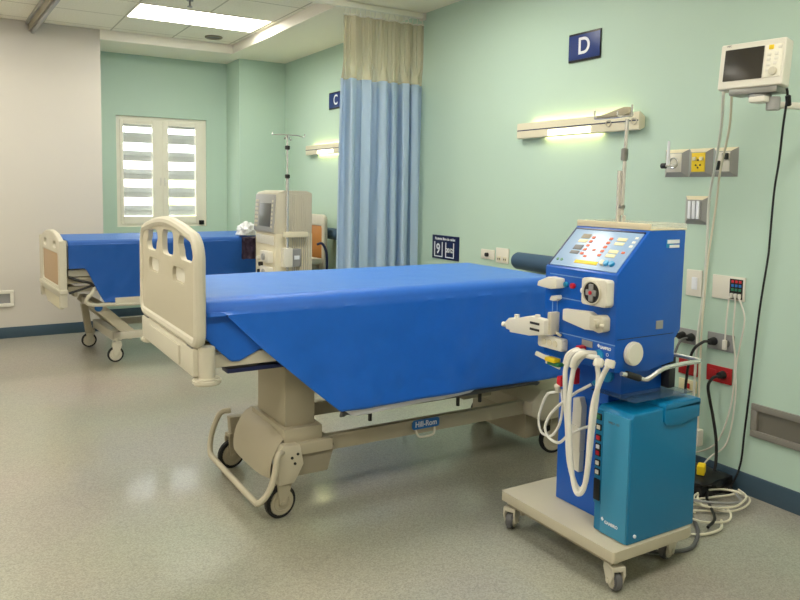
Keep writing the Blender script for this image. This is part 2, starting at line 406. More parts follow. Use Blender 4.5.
# ------------------------------------------------------------------ draped sheet maker
def drape(x0, x1, yn, yf, zt, hem_n, hem_f, r=.07, nx=110, amp=.010, seed=0, end_drop=None, flare=.02, ns=34):
    rows = []
    for i in range(nx+1):
        x = x0+(x1-x0)*i/nx
        zn, zf = hem_n(x), hem_f(x); row = []
        def fold(z, zh, s):
            k = max(0, min(1, (zt-r-z)/max(.05, .55)))
            return (amp*k*(noise.noise(Vector((x*3.1+seed, s*7, .3*z)))*2.2 + .5*noise.noise(Vector((x*8+seed, s*3, z*1.5)))) + .006*noise.noise(Vector((x*11, z*9, seed+s))) + (.012*k+.004)*abs(noise.noise(Vector((x*4.2+z*2.5, z*5.5-x*1.2, seed+s+5)))))
        for k in range(ns+1):                     # near side, hem to shoulder
            z = zn+(zt-r-zn)*k/ns
            kk = (zt-z)/.6
            puff = .012*math.exp(-(z-zn)/.035)*max(0, min(1, (1.6-x)/.2))
            row.append((x, yn-flare*kk-fold(z, zn, 1)-.004-puff, z))
        for k in range(1, 8):
            a = R(90*k/8); row.append((x, yn+r*(1-math.cos(a)), zt-r+r*math.sin(a)))
        nt_ = 26
        for k in range(nt_+1):
            y = yn+r+(yf-yn-2*r)*k/nt_
            row.append((x, y, zt+.004*noise.noise(Vector((x*2.2+seed, y*3, 1)))+.002*noise.noise(Vector((x*9, y*9, seed))) - .0))
        for k in range(7, 0, -1):
            a = R(90*k/8); row.append((x, yf-r*(1-math.cos(a)), zt-r+r*math.sin(a)))
        for k in range(8, -1, -1):
            z = zf+(zt-r-zf)*k/8; row.append((x, yf+.01+flare*(zt-z)/.6, z))
        rows.append(row)
    return rows
def lerp(pts):
    def f(x):
        if x <= pts[0][0]: return pts[0][1]
        for (a, p), (b, q) in zip(pts, pts[1:]):
            if x <= b: return p+(q-p)*(x-a)/(b-a)
        return pts[-1][1]
    return f

# casters --------------------------------------------------------------
def caster(root, x, y, r, rz, top, w=.03, cfork='tan', ctire='rubber', chub='tan_light', off=.03):
    """one swivelling caster: fork mesh, with tire and hub under it; wheel centre (x,y), wheel axis turned by rz from +Y"""
    q = Matrix.Translation((x, y, 0)) @ Matrix.Rotation(rz, 4, 'Z')
    def T(p): return q @ Vector(p)
    m = MB()
    for s in (-1, 1):
        yy = s*(w/2+.008)
        b = bmesh.new(); poly = [(-.018, r-.012), (.018, r-.012), (off+.035, top-.03), (off+.03, top), (off-.045, top), (off-.05, top-.035)]
        fc = b.faces.new([b.verts.new((u, yy-.005, v)) for u, v in poly]); e = bmesh.ops.extrude_face_region(b, geom=[fc])
        bmesh.ops.translate(b, verts=[g for g in e['geom'] if isinstance(g, bmesh.types.BMVert)], vec=(0, .01, 0)); bmesh.ops.recalc_face_normals(b, faces=b.faces)
        bmesh.ops.bevel(b, geom=b.edges[:], offset=.003, segments=1, affect='EDGES')
        m.merge(b, q)
    m.box(off-.045, off+.03, -w/2-.013, w/2+.013, top-.022, top, .005, mtx=q)
    m.cyl(T((off-.005, 0, top-.005)), T((off-.005, 0, top+.03)), .014)
    m.cyl(T((0, -w/2-.018, r)), T((0, w/2+.018, r)), .011)
    fk = m.build('caster', cfork, root)
    tr_ = MB(); tr_.cyl(T((0, -w/2, r)), T((0, w/2, r)), r, n=36, bev=.006); tr_.build('tire', ctire, fk)
    h = MB(); h.cyl(T((0, -w/2-.003, r)), T((0, w/2+.003, r)), r*.8, n=32, bev=.003)
    h.ring(T((0, -w/2-.003, r)), q.to_3x3() @ Vector((0, 1, 0)), r*.52, .003, 24, 6)
    h.cyl(T((0, -w/2-.006, r)), T((0, w/2+.006, r)), r*.28, n=20)
    h.build('hub', chub, fk)
    return fk

# ------------------------------------------------------------------ near bed
bd = thing('hospital_bed', 'large cream hospital bed nearest the camera, raised high', 'bed', (2.0, 3.6, 0))
u0, u1 = 3.078, 4.13
out = []
for k in range(7): t_ = R(180+90*k/6); out.append((u0+.05+.05*math.cos(t_), .93+.05+.05*math.sin(t_)))
for k in range(7): t_ = R(270+90*k/6); out.append((u1-.05+.05*math.cos(t_), .93+.05+.05*math.sin(t_)))
for k in range(9): t_ = R(90*k/8); out.append((u1-.10+.10*math.cos(t_), 1.285+.10*math.sin(t_)))
for k in range(1, 12): s_ = k/12; out.append((u1-.10-(u1-u0-.2)*s_, 1.385+.045*math.sin(math.pi*s_)))
for k in range(9): t_ = R(90+90*k/8); out.append((u0+.10+.10*math.cos(t_), 1.285+.10*math.sin(t_)))
holes = []
for c, sh in ((3.245, .035), (3.565, 0), (3.89, -.035)):
    holes.append([(a + (sh*.5 if b_ > 1.33 else -sh*.2), b_ - (.012 if b_ > 1.33 and abs(sh) > 0 else 0)) for a, b_ in rrect(c-.108, c+.108, 1.272, 1.392, .04)])
grips = [rrect(c-.11, c+.11, 1.165, 1.232, .03) for c in (3.37, 3.86)]
Pm = Matrix(((0, 0, 1, .87), (1, 0, 0, 0), (0, 1, 0, 0), (0, 0, 0, 1)))
fb = MB().plate([out]+holes+grips, .026, .008, Pm).build('footboard', 'tan_light', bd)
for c in (3.37, 3.86): MB().box(.874, .886, c-.12, c+.12, 1.155, 1.242, .003).build('grip_recess', 'wp', fb, 'white recessed hand grip')
rim = MB(); rim.tube([(.87, p[0], p[1]) for p in out], .026, 10, smooth=False, closed=True); rim.build('edge_trim', 'cream', fb)
MB().box(.845, .915, 3.10, 4.10, .785, .905, .012).box(.835, .85, 3.3, 3.9, .80, .89, .006).build('foot_beam', 'cream', bd)
MB().box(.85, .90, 3.13, 3.22, .90, .935, .006).box(.85, .90, 3.98, 4.07, .90, .935, .006).build('footboard_bracket', 'steel_dull', bd)
MB().box(.838, .846, 3.42, 3.78, .835, .875, .003).build('grip_slot', 'grey_dark', bd)
for yy in (3.10, 4.12):
    bp = MB().cyl((.905, yy, .775), (.905, yy, .915), .036, n=24, bev=.004).build('corner_bumper', 'cream', bd)
    MB().cyl((.905, yy, .752), (.905, yy, .78), .062, n=28, bev=.008).build('bumper_disc', 'cream', bp)
# deck and side frame
MB().box(.93, 3.0, 3.20, 4.06, .86, .905, .008).build('deck', 'tan', bd)
MB().box(.93, 1.9, 3.165, 3.20, .80, .86, .006).box(.93, 1.9, 4.06, 4.09, .85, .895, .006).box(1.2, 2.95, 3.26, 3.32, .76, .83, .006).box(1.2, 2.95, 3.94, 4.0, .76, .83, .006).box(1.35, 1.45, 3.26, 4.0, .74, .82, .006).box(2.85, 2.95, 3.26, 4.0, .74, .82, .006).build('deck_frame', 'cream', bd)
MB().box(1.02, 1.62, 3.175, 3.26, .765, .785, .005).build('mattress_retainer', 'sign_navy', bd)
sr = MB(); sr.tube([(1.62, 3.185, .83), (1.62, 3.185, .52), (1.70, 3.185, .50), (2.75, 3.185, .50), (2.85, 3.185, .52), (2.85, 3.185, .83)], .014, 8)
sr.box(1.60, 1.99, 3.175, 3.20, .50, .56, .006).build('side_guard', 'grey_dark', bd)
for x in (1.78, 2.33, 2.48): MB().box(x-.008, x+.008, 3.22, 3.235, .42, .60, .002).box(x-.008, x+.10, 3.22, 3.235, .485, .50, .002).box(x-.012, x+.012, 3.22, 3.5, .58, .60, .002).build('guard_bracket', 'dark', bd)
MB().box(2.42, 2.62, 3.30, 3.55, .42, .56, .01).box(2.1, 2.5, 3.4, 3.6, .60, .68, .01).build('motor_housing', 'taupe', bd)
# foot pedestal
MB().box(1.35, 1.51, 3.31, 3.69, .42, .72, .008).build('lift_column', 'tan', bd)
MB().box(1.365, 1.495, 3.325, 3.675, .70, .86, .006).build('inner_column', 'tan_light', bd)
MB().box(1.33, 1.535, 3.27, 3.73, .355, .43, .01).box(1.31, 1.58, 3.24, 3.80, .30, .36, .012).build('column_collar', 'tan', bd)
MB().prism([(1.38, .19), (1.56, .19), (1.60, .32), (1.34, .32)], 'y', 3.26, 3.78, .01).build('base_housing', 'taupe', bd)
# convex wheel cover between the casters
rows = []
for i in range(21):
    v = i/20; y = 3.275+.545*v; e = 1-abs(2*v-1)**4
    row = []
    for k in range(11):
        s_ = k/10; ang = R(100*s_)
        x = 1.36-(.10+.03*e)*math.sin(ang)**.6 if s_ > 0 else 1.36
        z = .40 + .02*e - (.20+.02*e)*s_
        row.append((x, y, z))
    row.append((1.36, y, .18))
    rows.append(row)
b = MB().grid(rows); bm_ = b.bm; bmesh.ops.holes_fill(bm_, edges=bm_.edges[:], sides=60); bmesh.ops.recalc_face_normals(bm_, faces=bm_.faces)
wc = b.build('wheel_cover', 'tan', bd, angle=50)
for yc, s_ in ((3.27, 1), (4.01, -1)):
    hw = .04 if s_ > 0 else .03
    e_ = MB().prism([(1.285, .17), (1.285, .31), (1.31, .365), (1.40, .36), (1.42, .26), (1.37, .17)] if s_ > 0 else [(1.30, .19), (1.29, .30), (1.38, .30), (1.38, .19)], 'y', yc-hw, yc+hw, .012).build('caster_housing', 'tan_light' if s_ > 0 else 'tan', bd)
    if s_ > 0:
        hh = MB(); [hh.cyl((1.355+dx, yc-.044, .30+dz), (1.355+dx, yc-.038, .30+dz), .007, n=10) for dx, dz in ((0, 0), (.03, .015), (.015, -.03))]; hh.build('screw_hole', 'dark', e_)
    caster(bd, 1.31, yc, .08, R(8), .205, w=.034, off=.02, chub='tan')
pb = MB(); pb.tube([(1.31, 3.24, .335), (1.275, 3.215, .325), (1.26, 3.21, .25), (1.23, 3.205, .17), (1.185, 3.22, .115), (1.18, 3.30, .105), (1.18, 3.6, .105), (1.18, 3.9, .105), (1.185, 4.0, .115), (1.205, 4.05, .18), (1.23, 4.05, .26), (1.262, 4.04, .32), (1.31, 4.02, .33)], .0155, 12, steps=5)
pb.build('brake_bar', 'tan_light', bd)
# base beams
bn = MB().box(1.50, 3.0, 3.30, 3.34, .275, .355, .006).box(1.50, 3.0, 3.29, 3.30, .345, .358, .002).build('base_beam', 'tan', bd)
MB().box(1.50, 3.0, 3.86, 3.90, .275, .355, .006).build('base_beam', 'tan', bd)
bg_ = MB().plate([rrect(2.075, 2.25, .305, .356, .014)], .006, .002, Matrix(((1, 0, 0, 0), (0, 0, -1, 3.289), (0, 1, 0, 0), (0, 0, 0, 1)))).build('badge', 'badge_blue', bn, 'blue badge with white lettering')
MB().text('Hill-Rom', .043, face_y(2.1625, 3.2852, .331), sx=.9, bold=.0008).build('lettering', 'sign_white', bn)
MB().tube([(2.10, 3.295, .30), (2.11, 3.285, .272), (2.13, 3.28, .262), (2.19, 3.28, .262), (2.215, 3.285, .272), (2.225, 3.295, .30)], .006, 8).build('loop_handle', 'cream', bn)
# head pedestal
MB().box(2.95, 3.22, 3.38, 3.92, .085, .30, .01).build('base_housing', 'tan', bd)
rows = []
b = MB().prism([(2.86, .28), (2.86, .36), (2.93, .43), (3.20, .44), (3.27, .37), (3.27, .26), (3.2, .24), (2.95, .24)], 'y', 3.22, 4.06, .02).build('wheel_cover', 'tan_light', bd)
MB().box(2.98, 3.17, 3.45, 3.83, .42, .86, .008).build('lift_column', 'tan', bd)
for yc in (3.30, 4.0): caster(bd, 3.10, yc, .085, R(-14), .23, w=.034, off=.02)

mt = thing('mattress', 'mattress under the blue sheet on the near bed', 'mattress', (1.95, 3.63, .905))
MB().box(.915, 3.0, 3.18, 4.10, .906, 1.094, .05, 4).build('body', 'mattress', mt)
hemf = lerp([(.93, .92), (1.3, .88), (1.6, .62)])
whem = lerp([(.92, .95), (1.15, .90), (1.58, .53), (1.63, .492), (2.35, .512), (2.45, .56), (3.03, .58)])
ws = MB().grid(drape(1.33, 3.035, 3.164, 4.118, 1.099, whem, hemf, r=.06, amp=.017, seed=11, flare=.022)).build('bed_sheet', 'white_cloth')
tag(ws, 'white under-sheet peeking out below the blue cover of the near bed', 'sheet'); solidify(ws, .002)
hem = lerp([(.91, 1.055), (.985, 1.055), (1.17, .87), (1.36, .70), (1.56, .528), (1.62, .527), (2.2, .530), (2.7, .532), (3.0, .528)])
bs = MB().grid(drape(.915, 3.0, 3.15, 4.13, 1.108, hem, hemf, amp=.017, seed=11, flare=.025)).build('bed_cover', 'sheet_blue')
tag(bs, 'bright blue cover draped over the raised near bed', 'bed cover')
solidify(bs, .002)
# tucked corner of the same cover by the footboard
ih = lerp([(.91, .945), (.95, .90), (1.03, .825), (1.07, .822), (1.17, .868), (1.26, .87)])
rows = []
for i in range(31):
    x = .915+.36*i/30; row = []
    for k in range(21):
        z = ih(x)+(1.05-ih(x))*k/20; q_ = (1.05-z)/.23
        row.append((x, 3.1565-.006*q_*(1+.6*math.sin(x*26+z*9))*(1 if x < 1.02 else max(0, 1-(x-1.02)/.06)), z))
    rows.append(row)
cf = MB().grid(rows).build('corner_fold', 'sheet_blue', bs); solidify(cf, .002)

# ------------------------------------------------------------------ far bed
a4 = R(3.8)
bc = thing('hospital_bed', 'cream hospital bed with tan footboard panel by the window alcove', 'bed', (.74, 7.35, 0), a4)
Pc = Matrix(((0, 0, 1, 0), (1, 0, 0, 0), (0, 1, 0, 0), (0, 0, 0, 1)))
o_ = [(-.47, .62), (.47, .62), (.47, 1.08)]
for k in range(9): t_ = k/8; o_.append((.47-.94*t_, 1.10+.09*math.sin(math.pi*t_)**.7))
o_.append((-.47, 1.08))
fb = MB().plate([o_, rrect(-.37, .37, .72, 1.00, .03), rrect(-.30, -.16, 1.045, 1.10, .026), rrect(.16, .30, 1.045, 1.10, .026)], .045, .012, Pc).build('footboard', 'cream', bc)
MB().box(-.012, .012, -.38, .38, .71, 1.01, .004).build('board_panel', 'beige_panel', fb, 'tan panel')
MB().box(-.04, .035, -.52, .48, .66, .70, .014, 3).build('foot_bar', 'cream', bc)
MB().prism([(-.47, .66), (-.45, .56), (-.30, .50), (.30, .50), (.45, .56), (.47, .66)], 'x', .0, .03, .01).build('lower_skirt', 'cream_warm', bc)
for y_ in (-.47, .47): MB().box(-.03, .03, y_-.03, y_+.03, .54, 1.12, .012).build('corner_post', 'cream', bc)
MB().box(.05, 2.55, -.43, .43, .80, .86, .01).build('deck', 'cream', bc)
MB().box(.05, 2.5, -.40, -.36, .66, .71, .006).box(.05, 2.5, .36, .40, .66, .71, .006).box(.03, .28, -.44, -.41, .74, .79, .005).box(.10, .13, -.40, .40, .62, .70, .005).build('deck_frame', 'tan', bc)
fr = MB(); fr.tube([(.05, -.46, .80), (.12, -.46, .77), (.22, -.46, .74), (.26, -.46, .70)], .012, 8); fr.tube([(.05, -.45, .66), (.16, -.45, .69), (.25, -.45, .72)], .010, 8)
fr.build('release_lever', 'dark', bc)
sg = MB(); sg.tube([(.28, -.44, .72), (.23, -.49, .66), (.18, -.50, .60), (.20, -.50, .56), (.34, -.50, .545), (.9, -.50, .53), (1.6, -.50, .53), (1.75, -.50, .55), (1.8, -.49, .66), (1.8, -.49, .80)], .016, 10); sg.box(.42, 1.7, -.51, -.48, .545, .60, .008)
sg.build('side_guard', 'cream', bc)
for s_ in (-1, 1):
    y_ = s_*.33
    am = MB(); p = [(.27, .49), (.29, .54), (.34, .54), (.62, .27), (.63, .20), (.58, .18)]
    am.prism(p, 'y', y_-.025, y_+.025, .006); am.build('lift_arm', 'tan_light', bc)
    if s_ < 0:
        MB().cyl((.31, y_-.04, .50), (.31, y_-.02, .50), .034, n=20, bev=.004).build('pivot_cap', 'badge_blue', bc, 'blue pivot cap')
        for q_ in (.50, .60): MB().cyl((q_, y_-.045, .23), (q_, y_-.02, .23), .022, n=16, bev=.003).build('pivot_cap', 'grey_box', bc)
MB().box(.30, .38, -.36, .36, .46, .53, .01).build('cross_beam', 'tan_light', bc)
MB().box(.42, 2.45, -.40, -.34, .20, .27, .01).box(.42, 2.45, .34, .40, .20, .27, .01).box(.42, .50, -.40, .40, .19, .27, .01).box(2.35, 2.43, -.40, .40, .19, .27, .01).build('base_frame', 'cream', bc)
MB().prism([(.30, .44), (.36, .44), (.40, .15), (.34, .15)], 'y', .30, .36, .006).build('strut', 'tan', bc)
MB().box(2.2, 2.3, -.3, .3, .26, .66, .02).build('strut', 'tan', bc); MB().box(1.15, 1.3, -.2, .2, .26, .66, .02).build('strut', 'tan', bc)
for (x, y) in ((.44, -.40), (.38, .38), (2.40, -.40), (2.40, .38)): caster(bc, x, y, .07, R(-4), .185, w=.03, cfork='cream', off=.02, chub='cream')
hd = MB(); Ph = Matrix(((0, 0, 1, 2.60), (1, 0, 0, 0), (0, 1, 0, 0), (0, 0, 0, 1)))
hd.plate([rrect(-.41, .46, .70, 1.32, .07), rrect(-.35, .39, .80, 1.20, .03)], .045, .012, Ph)
hbd = hd.build('headboard', 'cream', bc)
MB().box(2.588, 2.612, -.36, .40, .79, 1.21, .004).build('board_panel', 'wood', hbd, 'orange wood panel')
MB().box(2.48, 2.60, -.3, .3, .70, .80, .01).build('headboard_mount', 'cream', bc)
mt = thing('mattress', 'mattress under the blue sheet on the far bed', 'mattress', (.74, 7.35, 0), a4)
MB().box(.035, 2.34, -.44, .44, .862, 1.10, .05, 4).build('body', 'mattress', mt)
hemc = lerp([(.04, .875), (.18, .875), (.20, .84), (.28, .66), (.33, .568), (.40, .56), (1.7, .53), (2.5, .53)])
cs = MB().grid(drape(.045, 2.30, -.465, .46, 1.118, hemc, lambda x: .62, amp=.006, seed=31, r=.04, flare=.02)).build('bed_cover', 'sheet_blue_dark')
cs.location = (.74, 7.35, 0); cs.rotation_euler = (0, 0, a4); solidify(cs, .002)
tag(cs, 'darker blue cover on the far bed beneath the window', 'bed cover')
# white under-layer strip below the near hem
wsc = MB().grid(drape(.30, 2.30, -.45, .45, 1.110, lerp([(.30, .58), (.36, .54), (1.7, .515), (2.5, .515)]), lambda x: .62, amp=.003, seed=5, r=.04, flare=.012, nx=50)).build('bed_sheet', 'white_cloth')
wsc.location = (.74, 7.35, 0); wsc.rotation_euler = (0, 0, a4); solidify(wsc, .002)
tag(wsc, 'white under-sheet edge below the blue cover of the far bed', 'sheet')

# crumpled white cloth and plum pouch on the far bed
b = bmesh.new(); bmesh.ops.create_icosphere(b, subdivisions=4, radius=1)
for v in b.verts:
    n_ = v.co.normalized(); v.co = n_*(1+.35*noise.noise(n_*2.3)+.22*abs(noise.noise(n_*6)))
    v.co.z = max(v.co.z, -.35)
    v.co = Vector((v.co.x*.09, v.co.y*.10, v.co.z*.085))
o = MB().merge(b, Matrix.Translation((2.47, 7.05, 1.16))).build('crumpled_cloth', 'white_cloth'); tag(o, 'crumpled white cloth at the head end of the far bed', 'cloth')
b = bmesh.new(); bmesh.ops.create_cube(b, size=1); bmesh.ops.subdivide_edges(b, edges=b.edges[:], cuts=10, use_grid_fill=True)
for v in b.verts:
    c = v.co.copy(); v.co = Vector((c.x*.13, c.y*.05, c.z*.20)) + Vector((.5, 1, .3))*.03*noise.noise(c*5+Vector((4, 1, 1)))
pl = MB().merge(b, Matrix.Translation((2.36, 6.675, 1.03))).build('cuff_pouch', 'plum'); tag(pl, 'dark plum cuff hanging on the front of the white dialysis machine', 'cuff')

# ------------------------------------------------------------------ white dialysis machine beside the far bed
mc = thing('dialysis_machine', 'tall white dialysis machine with small grey screen beside the far bed', 'dialysis machine', (2.58, 6.38, 0))
x0, x1, y0, y1 = 2.40, 2.76, 6.12, 6.62
MB().box(2.405, 2.758, 6.122, 6.628, .20, 1.195, .008).build('cabinet', 'cream_warm', mc)
MB().prism([(2.395, 1.19), (2.42, 1.555), (2.755, 1.555), (2.755, 1.19)], 'y', 6.12, 6.63, .012).build('display_head', 'cream', mc)
MB().prism([(2.42, 1.555), (2.50, 1.575), (2.70, 1.575), (2.755, 1.555)], 'y', 6.13, 6.62, .004).build('top_lid', 'cream', mc)
n_ = Matrix.Translation((2.402, 0, 1.37)) @ Matrix.Rotation(math.atan2(.025, .365), 4, 'Y') @ Matrix.Translation((-2.402, 0, -1.37))
scr = MB().box(2.390, 2.41, 6.14, 6.61, 1.205, 1.54, .006, mtx=n_).build('bezel', 'grey_box', mc)
MB().box(2.386, 2.392, 6.20, 6.47, 1.25, 1.46, .002, mtx=n_).build('screen', 'screen_grey', scr)
kb = MB()
for k in range(7): kb.box(2.386, 2.392, 6.155, 6.18, 1.24+.038*k, 1.262+.038*k, .001, mtx=n_).box(2.386, 2.392, 6.52, 6.59, 1.24+.038*k, 1.262+.038*k, .001, mtx=n_)
kb.build('key', 'cream', scr)
for q_, (yy, zz, m_) in enumerate(((6.52, 1.13, 'green_led'), (6.36, 1.13, 'green_led'), (6.50, 1.13, 'screen'))):
    MB().cyl((2.40, yy-.02*q_, zz), (2.42, yy-.02*q_, zz), .022, n=16).build('indicator', m_, mc)
MB().box(2.395, 2.42, 6.16, 6.58, 1.09, 1.17, .006).build('indicator_strip', 'wp', mc)
for zz in (.98, .84, .70):
    pmp = MB().box(2.36, 2.42, 6.18, 6.40, zz-.05, zz+.05, .01).build('pump', 'wp', mc)
    MB().cyl((2.345, 6.29, zz), (2.362, 6.29, zz), .03, n=18).build('pump_rotor', 'grey_box', pmp)
for k, (yy, zz) in enumerate(((6.5, .95), (6.48, .83), (6.53, .74), (6.45, .90))): MB().cyl((2.37, yy, zz), (2.42, yy, zz), .02, n=14, bev=.003).build('port', 'screen' if k % 2 else 'wp', mc)
rb = MB()
for k in range(9): rb.box(2.56+.0215*k, 2.568+.0215*k, 6.112, 6.122, .30, 1.54, .002)
rb.build('side_rib', 'cream', mc)
MB().box(2.40, 2.80, 6.10, 6.64, .12, .21, .02).build('base', 'cream', mc)
for (x, y) in ((2.44, 6.15), (2.76, 6.15), (2.44, 6.59), (2.76, 6.59)): caster(mc, x, y, .045, 0, .115, w=.022, cfork='cream', off=.01)
pole = MB().cyl((2.50, 6.085, .45), (2.50, 6.085, 1.70), .013).cyl((2.50, 6.085, 1.70), (2.50, 6.085, 2.06), .008).build('iv_pole', 'steel', mc)
for zz in (1.70, 1.95): MB().cyl((2.50, 6.085, zz-.018), (2.50, 6.085, zz+.018), .022, n=16, bev=.004).build('pole_knob', 'black', pole)
MB().tube([(2.35, 6.05, 2.075), (2.35, 6.05, 2.055), (2.42, 6.07, 2.06), (2.50, 6.085, 2.062), (2.60, 6.10, 2.06), (2.66, 6.10, 2.05), (2.67, 6.10, 2.075)], .005, 8).tube([(2.44, 6.0, 2.03), (2.45, 6.02, 2.02), (2.50, 6.085, 2.062), (2.56, 6.16, 2.02), (2.57, 6.18, 2.03)], .005, 8).build('hook', 'steel', pole)
MB().box(2.455, 2.54, 6.05, 6.13, .90, 1.07, .008).build('pole_clamp', 'wp', mc)
MB().box(2.545, 2.625, 6.07, 6.125, .90, 1.06, .006).build('control_box', 'grey', mc)
MB().box(2.56, 2.61, 6.066, 6.07, .965, 1.0, .001).build('box_label', 'sign_white', mc)
MB().box(2.44, 2.68, 6.03, 6.075, 1.165, 1.215, .014).build('side_holder', 'cream_warm', mc, 'cream strap of clips')
MB().tube([(2.585, 6.10, .90), (2.58, 6.09, .80), (2.585, 6.10, .72)], .004, 6).cyl((2.585, 6.10, .70), (2.585, 6.10, .73), .012).build('cord', 'cable_cream', mc)

# hose by the head of the far bed
o = MB().tube([(3.20, 6.98, 1.02), (3.235, 6.94, 1.03), (3.27, 6.92, .96), (3.285, 6.92, .85), (3.29, 6.93, .70), (3.33, 7.0, .5), (3.5, 7.1, .45), (3.575, 7.1, .47)], .014, 8).build('hose', 'sign_navy'); tag(o, 'dark blue hose hanging by the headboard of the far bed', 'hose')

# ------------------------------------------------------------------ wall fittings (right wall)
def bolster(y0, y1, z, label, r=.062):
    t = thing('wall_bolster', label, 'bolster', (3.52, (y0+y1)/2, z-r))
    m = MB(); n = 24
    xc = XR-.03-r
    prof = [(0, .0), (.004, r*.55), (.014, r*.85), (.035, r)]
    pts = [(y0+a, b) for a, b in prof]+[(y1-a, b) for a, b in prof[::-1]]
    rows = [[(xc+rr*math.cos(2*math.pi*k/n), y, z+rr*math.sin(2*math.pi*k/n)) for k in range(n+1)] for y, rr in pts]
    m.grid(rows); bmesh.ops.remove_doubles(m.bm, verts=m.bm.verts[:], dist=1e-5); bmesh.ops.recalc_face_normals(m.bm, faces=m.bm.faces)
    m.build('cushion', 'bolster', t)
    MB().box(XR-.035, XR, y0+.06, y1-.06, z-.03, z+.03, .004).build('wall_mount', 'grey_dark', t)
bolster(3.20, 4.165, 1.098, 'dark blue padded bolster on the wall behind the near bed')
bolster(6.72, 7.42, 1.11, 'dark blue padded bolster on the wall past the curtain')

def bed_lamp(y0, y1, label, rings):
    t = thing('bed_lamp', label, 'wall lamp', (XR-.07, (y0+y1)/2, 1.98))
    zb, zt = 1.980, 2.094; xf = XR-.055
    MB().prism([(XR, zb+.02), (xf+.012, zb), (xf, zb+.006), (xf, zt-.004), (xf+.012, zt), (XR, zt-.03)], 'y', y0, y1, .003).build('housing', 'cream_warm', t)
    MB().box(xf-.002, xf+.004, y0+.005, y1-.005, 2.036, 2.043).build('stripe', 'sign_navy', t)
    MB().box(XR-.036, XR-.004, y0+.12, y1-.12, zt-.026, zt-.012).build('uplight', 'lamp', t)
    MB().box(XR-.030, XR-.008, y0+.34, y1-.26, zb+.006, zb+.022).build('downlight', 'lamp', t)
    for p, q in ((y1-.335, y1-.530), (y1-.536, y1-.735)):
        MB().box(xf-.004, xf+.004, q, p, zb+.010, zb+.048, .002).build('lens', 'lamp_lens', t)
    for y in ((y0+.035, y0+.24) if rings else ()):
        MB().ring((xf-.004, y, 2.035), (1, 0, 0), .020, .004, 20, 6).build('knob_ring', 'cream', t)
bed_lamp(3.10, 4.23, 'cream wall lamp glowing beneath the letter D sign', True)
bed_lamp(6.89, 8.045, 'cream wall lamp beneath the letter C sign, half behind the curtain', False)

def sign(y0, y1, z0, z1, ch, label):
    t = thing('bed_sign', label, 'sign', (XR, (y0+y1)/2, z0))
    MB().box(XR-.012, XR, y0, y1, z0, z1, .002).build('plate', 'black', t)
    MB().box(XR-.014, XR-.011, y0+.002, y1-.002, z0+.014, z1-.014, .0005).build('face', 'sign_blue', t)
    MB().text(ch, (z1-z0)*.82, face_x(XR-.0142, (y0+y1)/2, (z0+z1)/2), bold=.0025).build('letter', 'sign_white', t)
sign(3.48, 3.765, 2.468, 2.655, 'D', 'blue sign with a white letter D high on the green wall')
sign(7.17, 7.51, 2.468, 2.65, 'C', 'blue sign with a white letter C beside the curtain')

t = thing('info_sign', 'navy sign with the number 9 above the head of the near bed', 'sign', (XR, 5.19, 1.01))
MB().box(XR-.01, XR, 4.995, 5.389, 1.008, 1.212, .002).build('plate', 'sign_navy', t)
MB().text('Paciente libre de caídas', .032, face_x(XR-.0105, 5.195, 1.182), bold=.0006).build('heading', 'sign_white', t)
for y in (5.29, 5.12):
    m = MB(); h = .062
    m.box(XR-.014, XR-.01, y-h, y-h+.008, 1.025, 1.155).box(XR-.014, XR-.01, y+h-.008, y+h, 1.025, 1.155).box(XR-.014, XR-.01, y-h, y+h, 1.025, 1.033).build('card_frame', 'sign_white', t)
MB().text('9', .12, face_x(XR-.0145, 5.29, 1.092), bold=.002).build('number', 'sign_white', t)
MB().text('2012', .05, face_x(XR-.0145, 5.12, 1.088), bold=.0015).build('number', 'sign_white', t)

def wplate(name, y0, y1, z0, z1, m_, label, cat, group=None, d=.01):
    t = thing(name, label, cat, (XR, (y0+y1)/2, z0), group=group)
    MB().box(XR-d, XR, y0, y1, z0, z1, .002).build('cover_plate', m_, t); return t
t = wplate('cable_outlet', 4.517, 4.686, 1.064, 1.14, 'wp', 'small white cable outlet with black jack left of the double outlet', 'outlet')
MB().cyl((XR-.03, 4.6, 1.10), (XR-.01, 4.6, 1.10), .016, n=14).build('jack', 'black', t)
t = wplate('double_outlet', 4.346, 4.496, 1.049, 1.164, 'wp', 'white double outlet on the wall left of the dark bolster', 'outlet')
m = MB()
for y in (4.385, 4.455): m.box(XR-.013, XR-.009, y-.022, y+.022, 1.062, 1.10, .002)
m.build('socket', 'cream_warm', t)
m = MB(); [m.box(XR-.0145, XR-.012, y-.004, y+.004, 1.072, 1.086) for y in (4.375, 4.395, 4.445, 4.465)]; m.build('slot', 'dark', t)

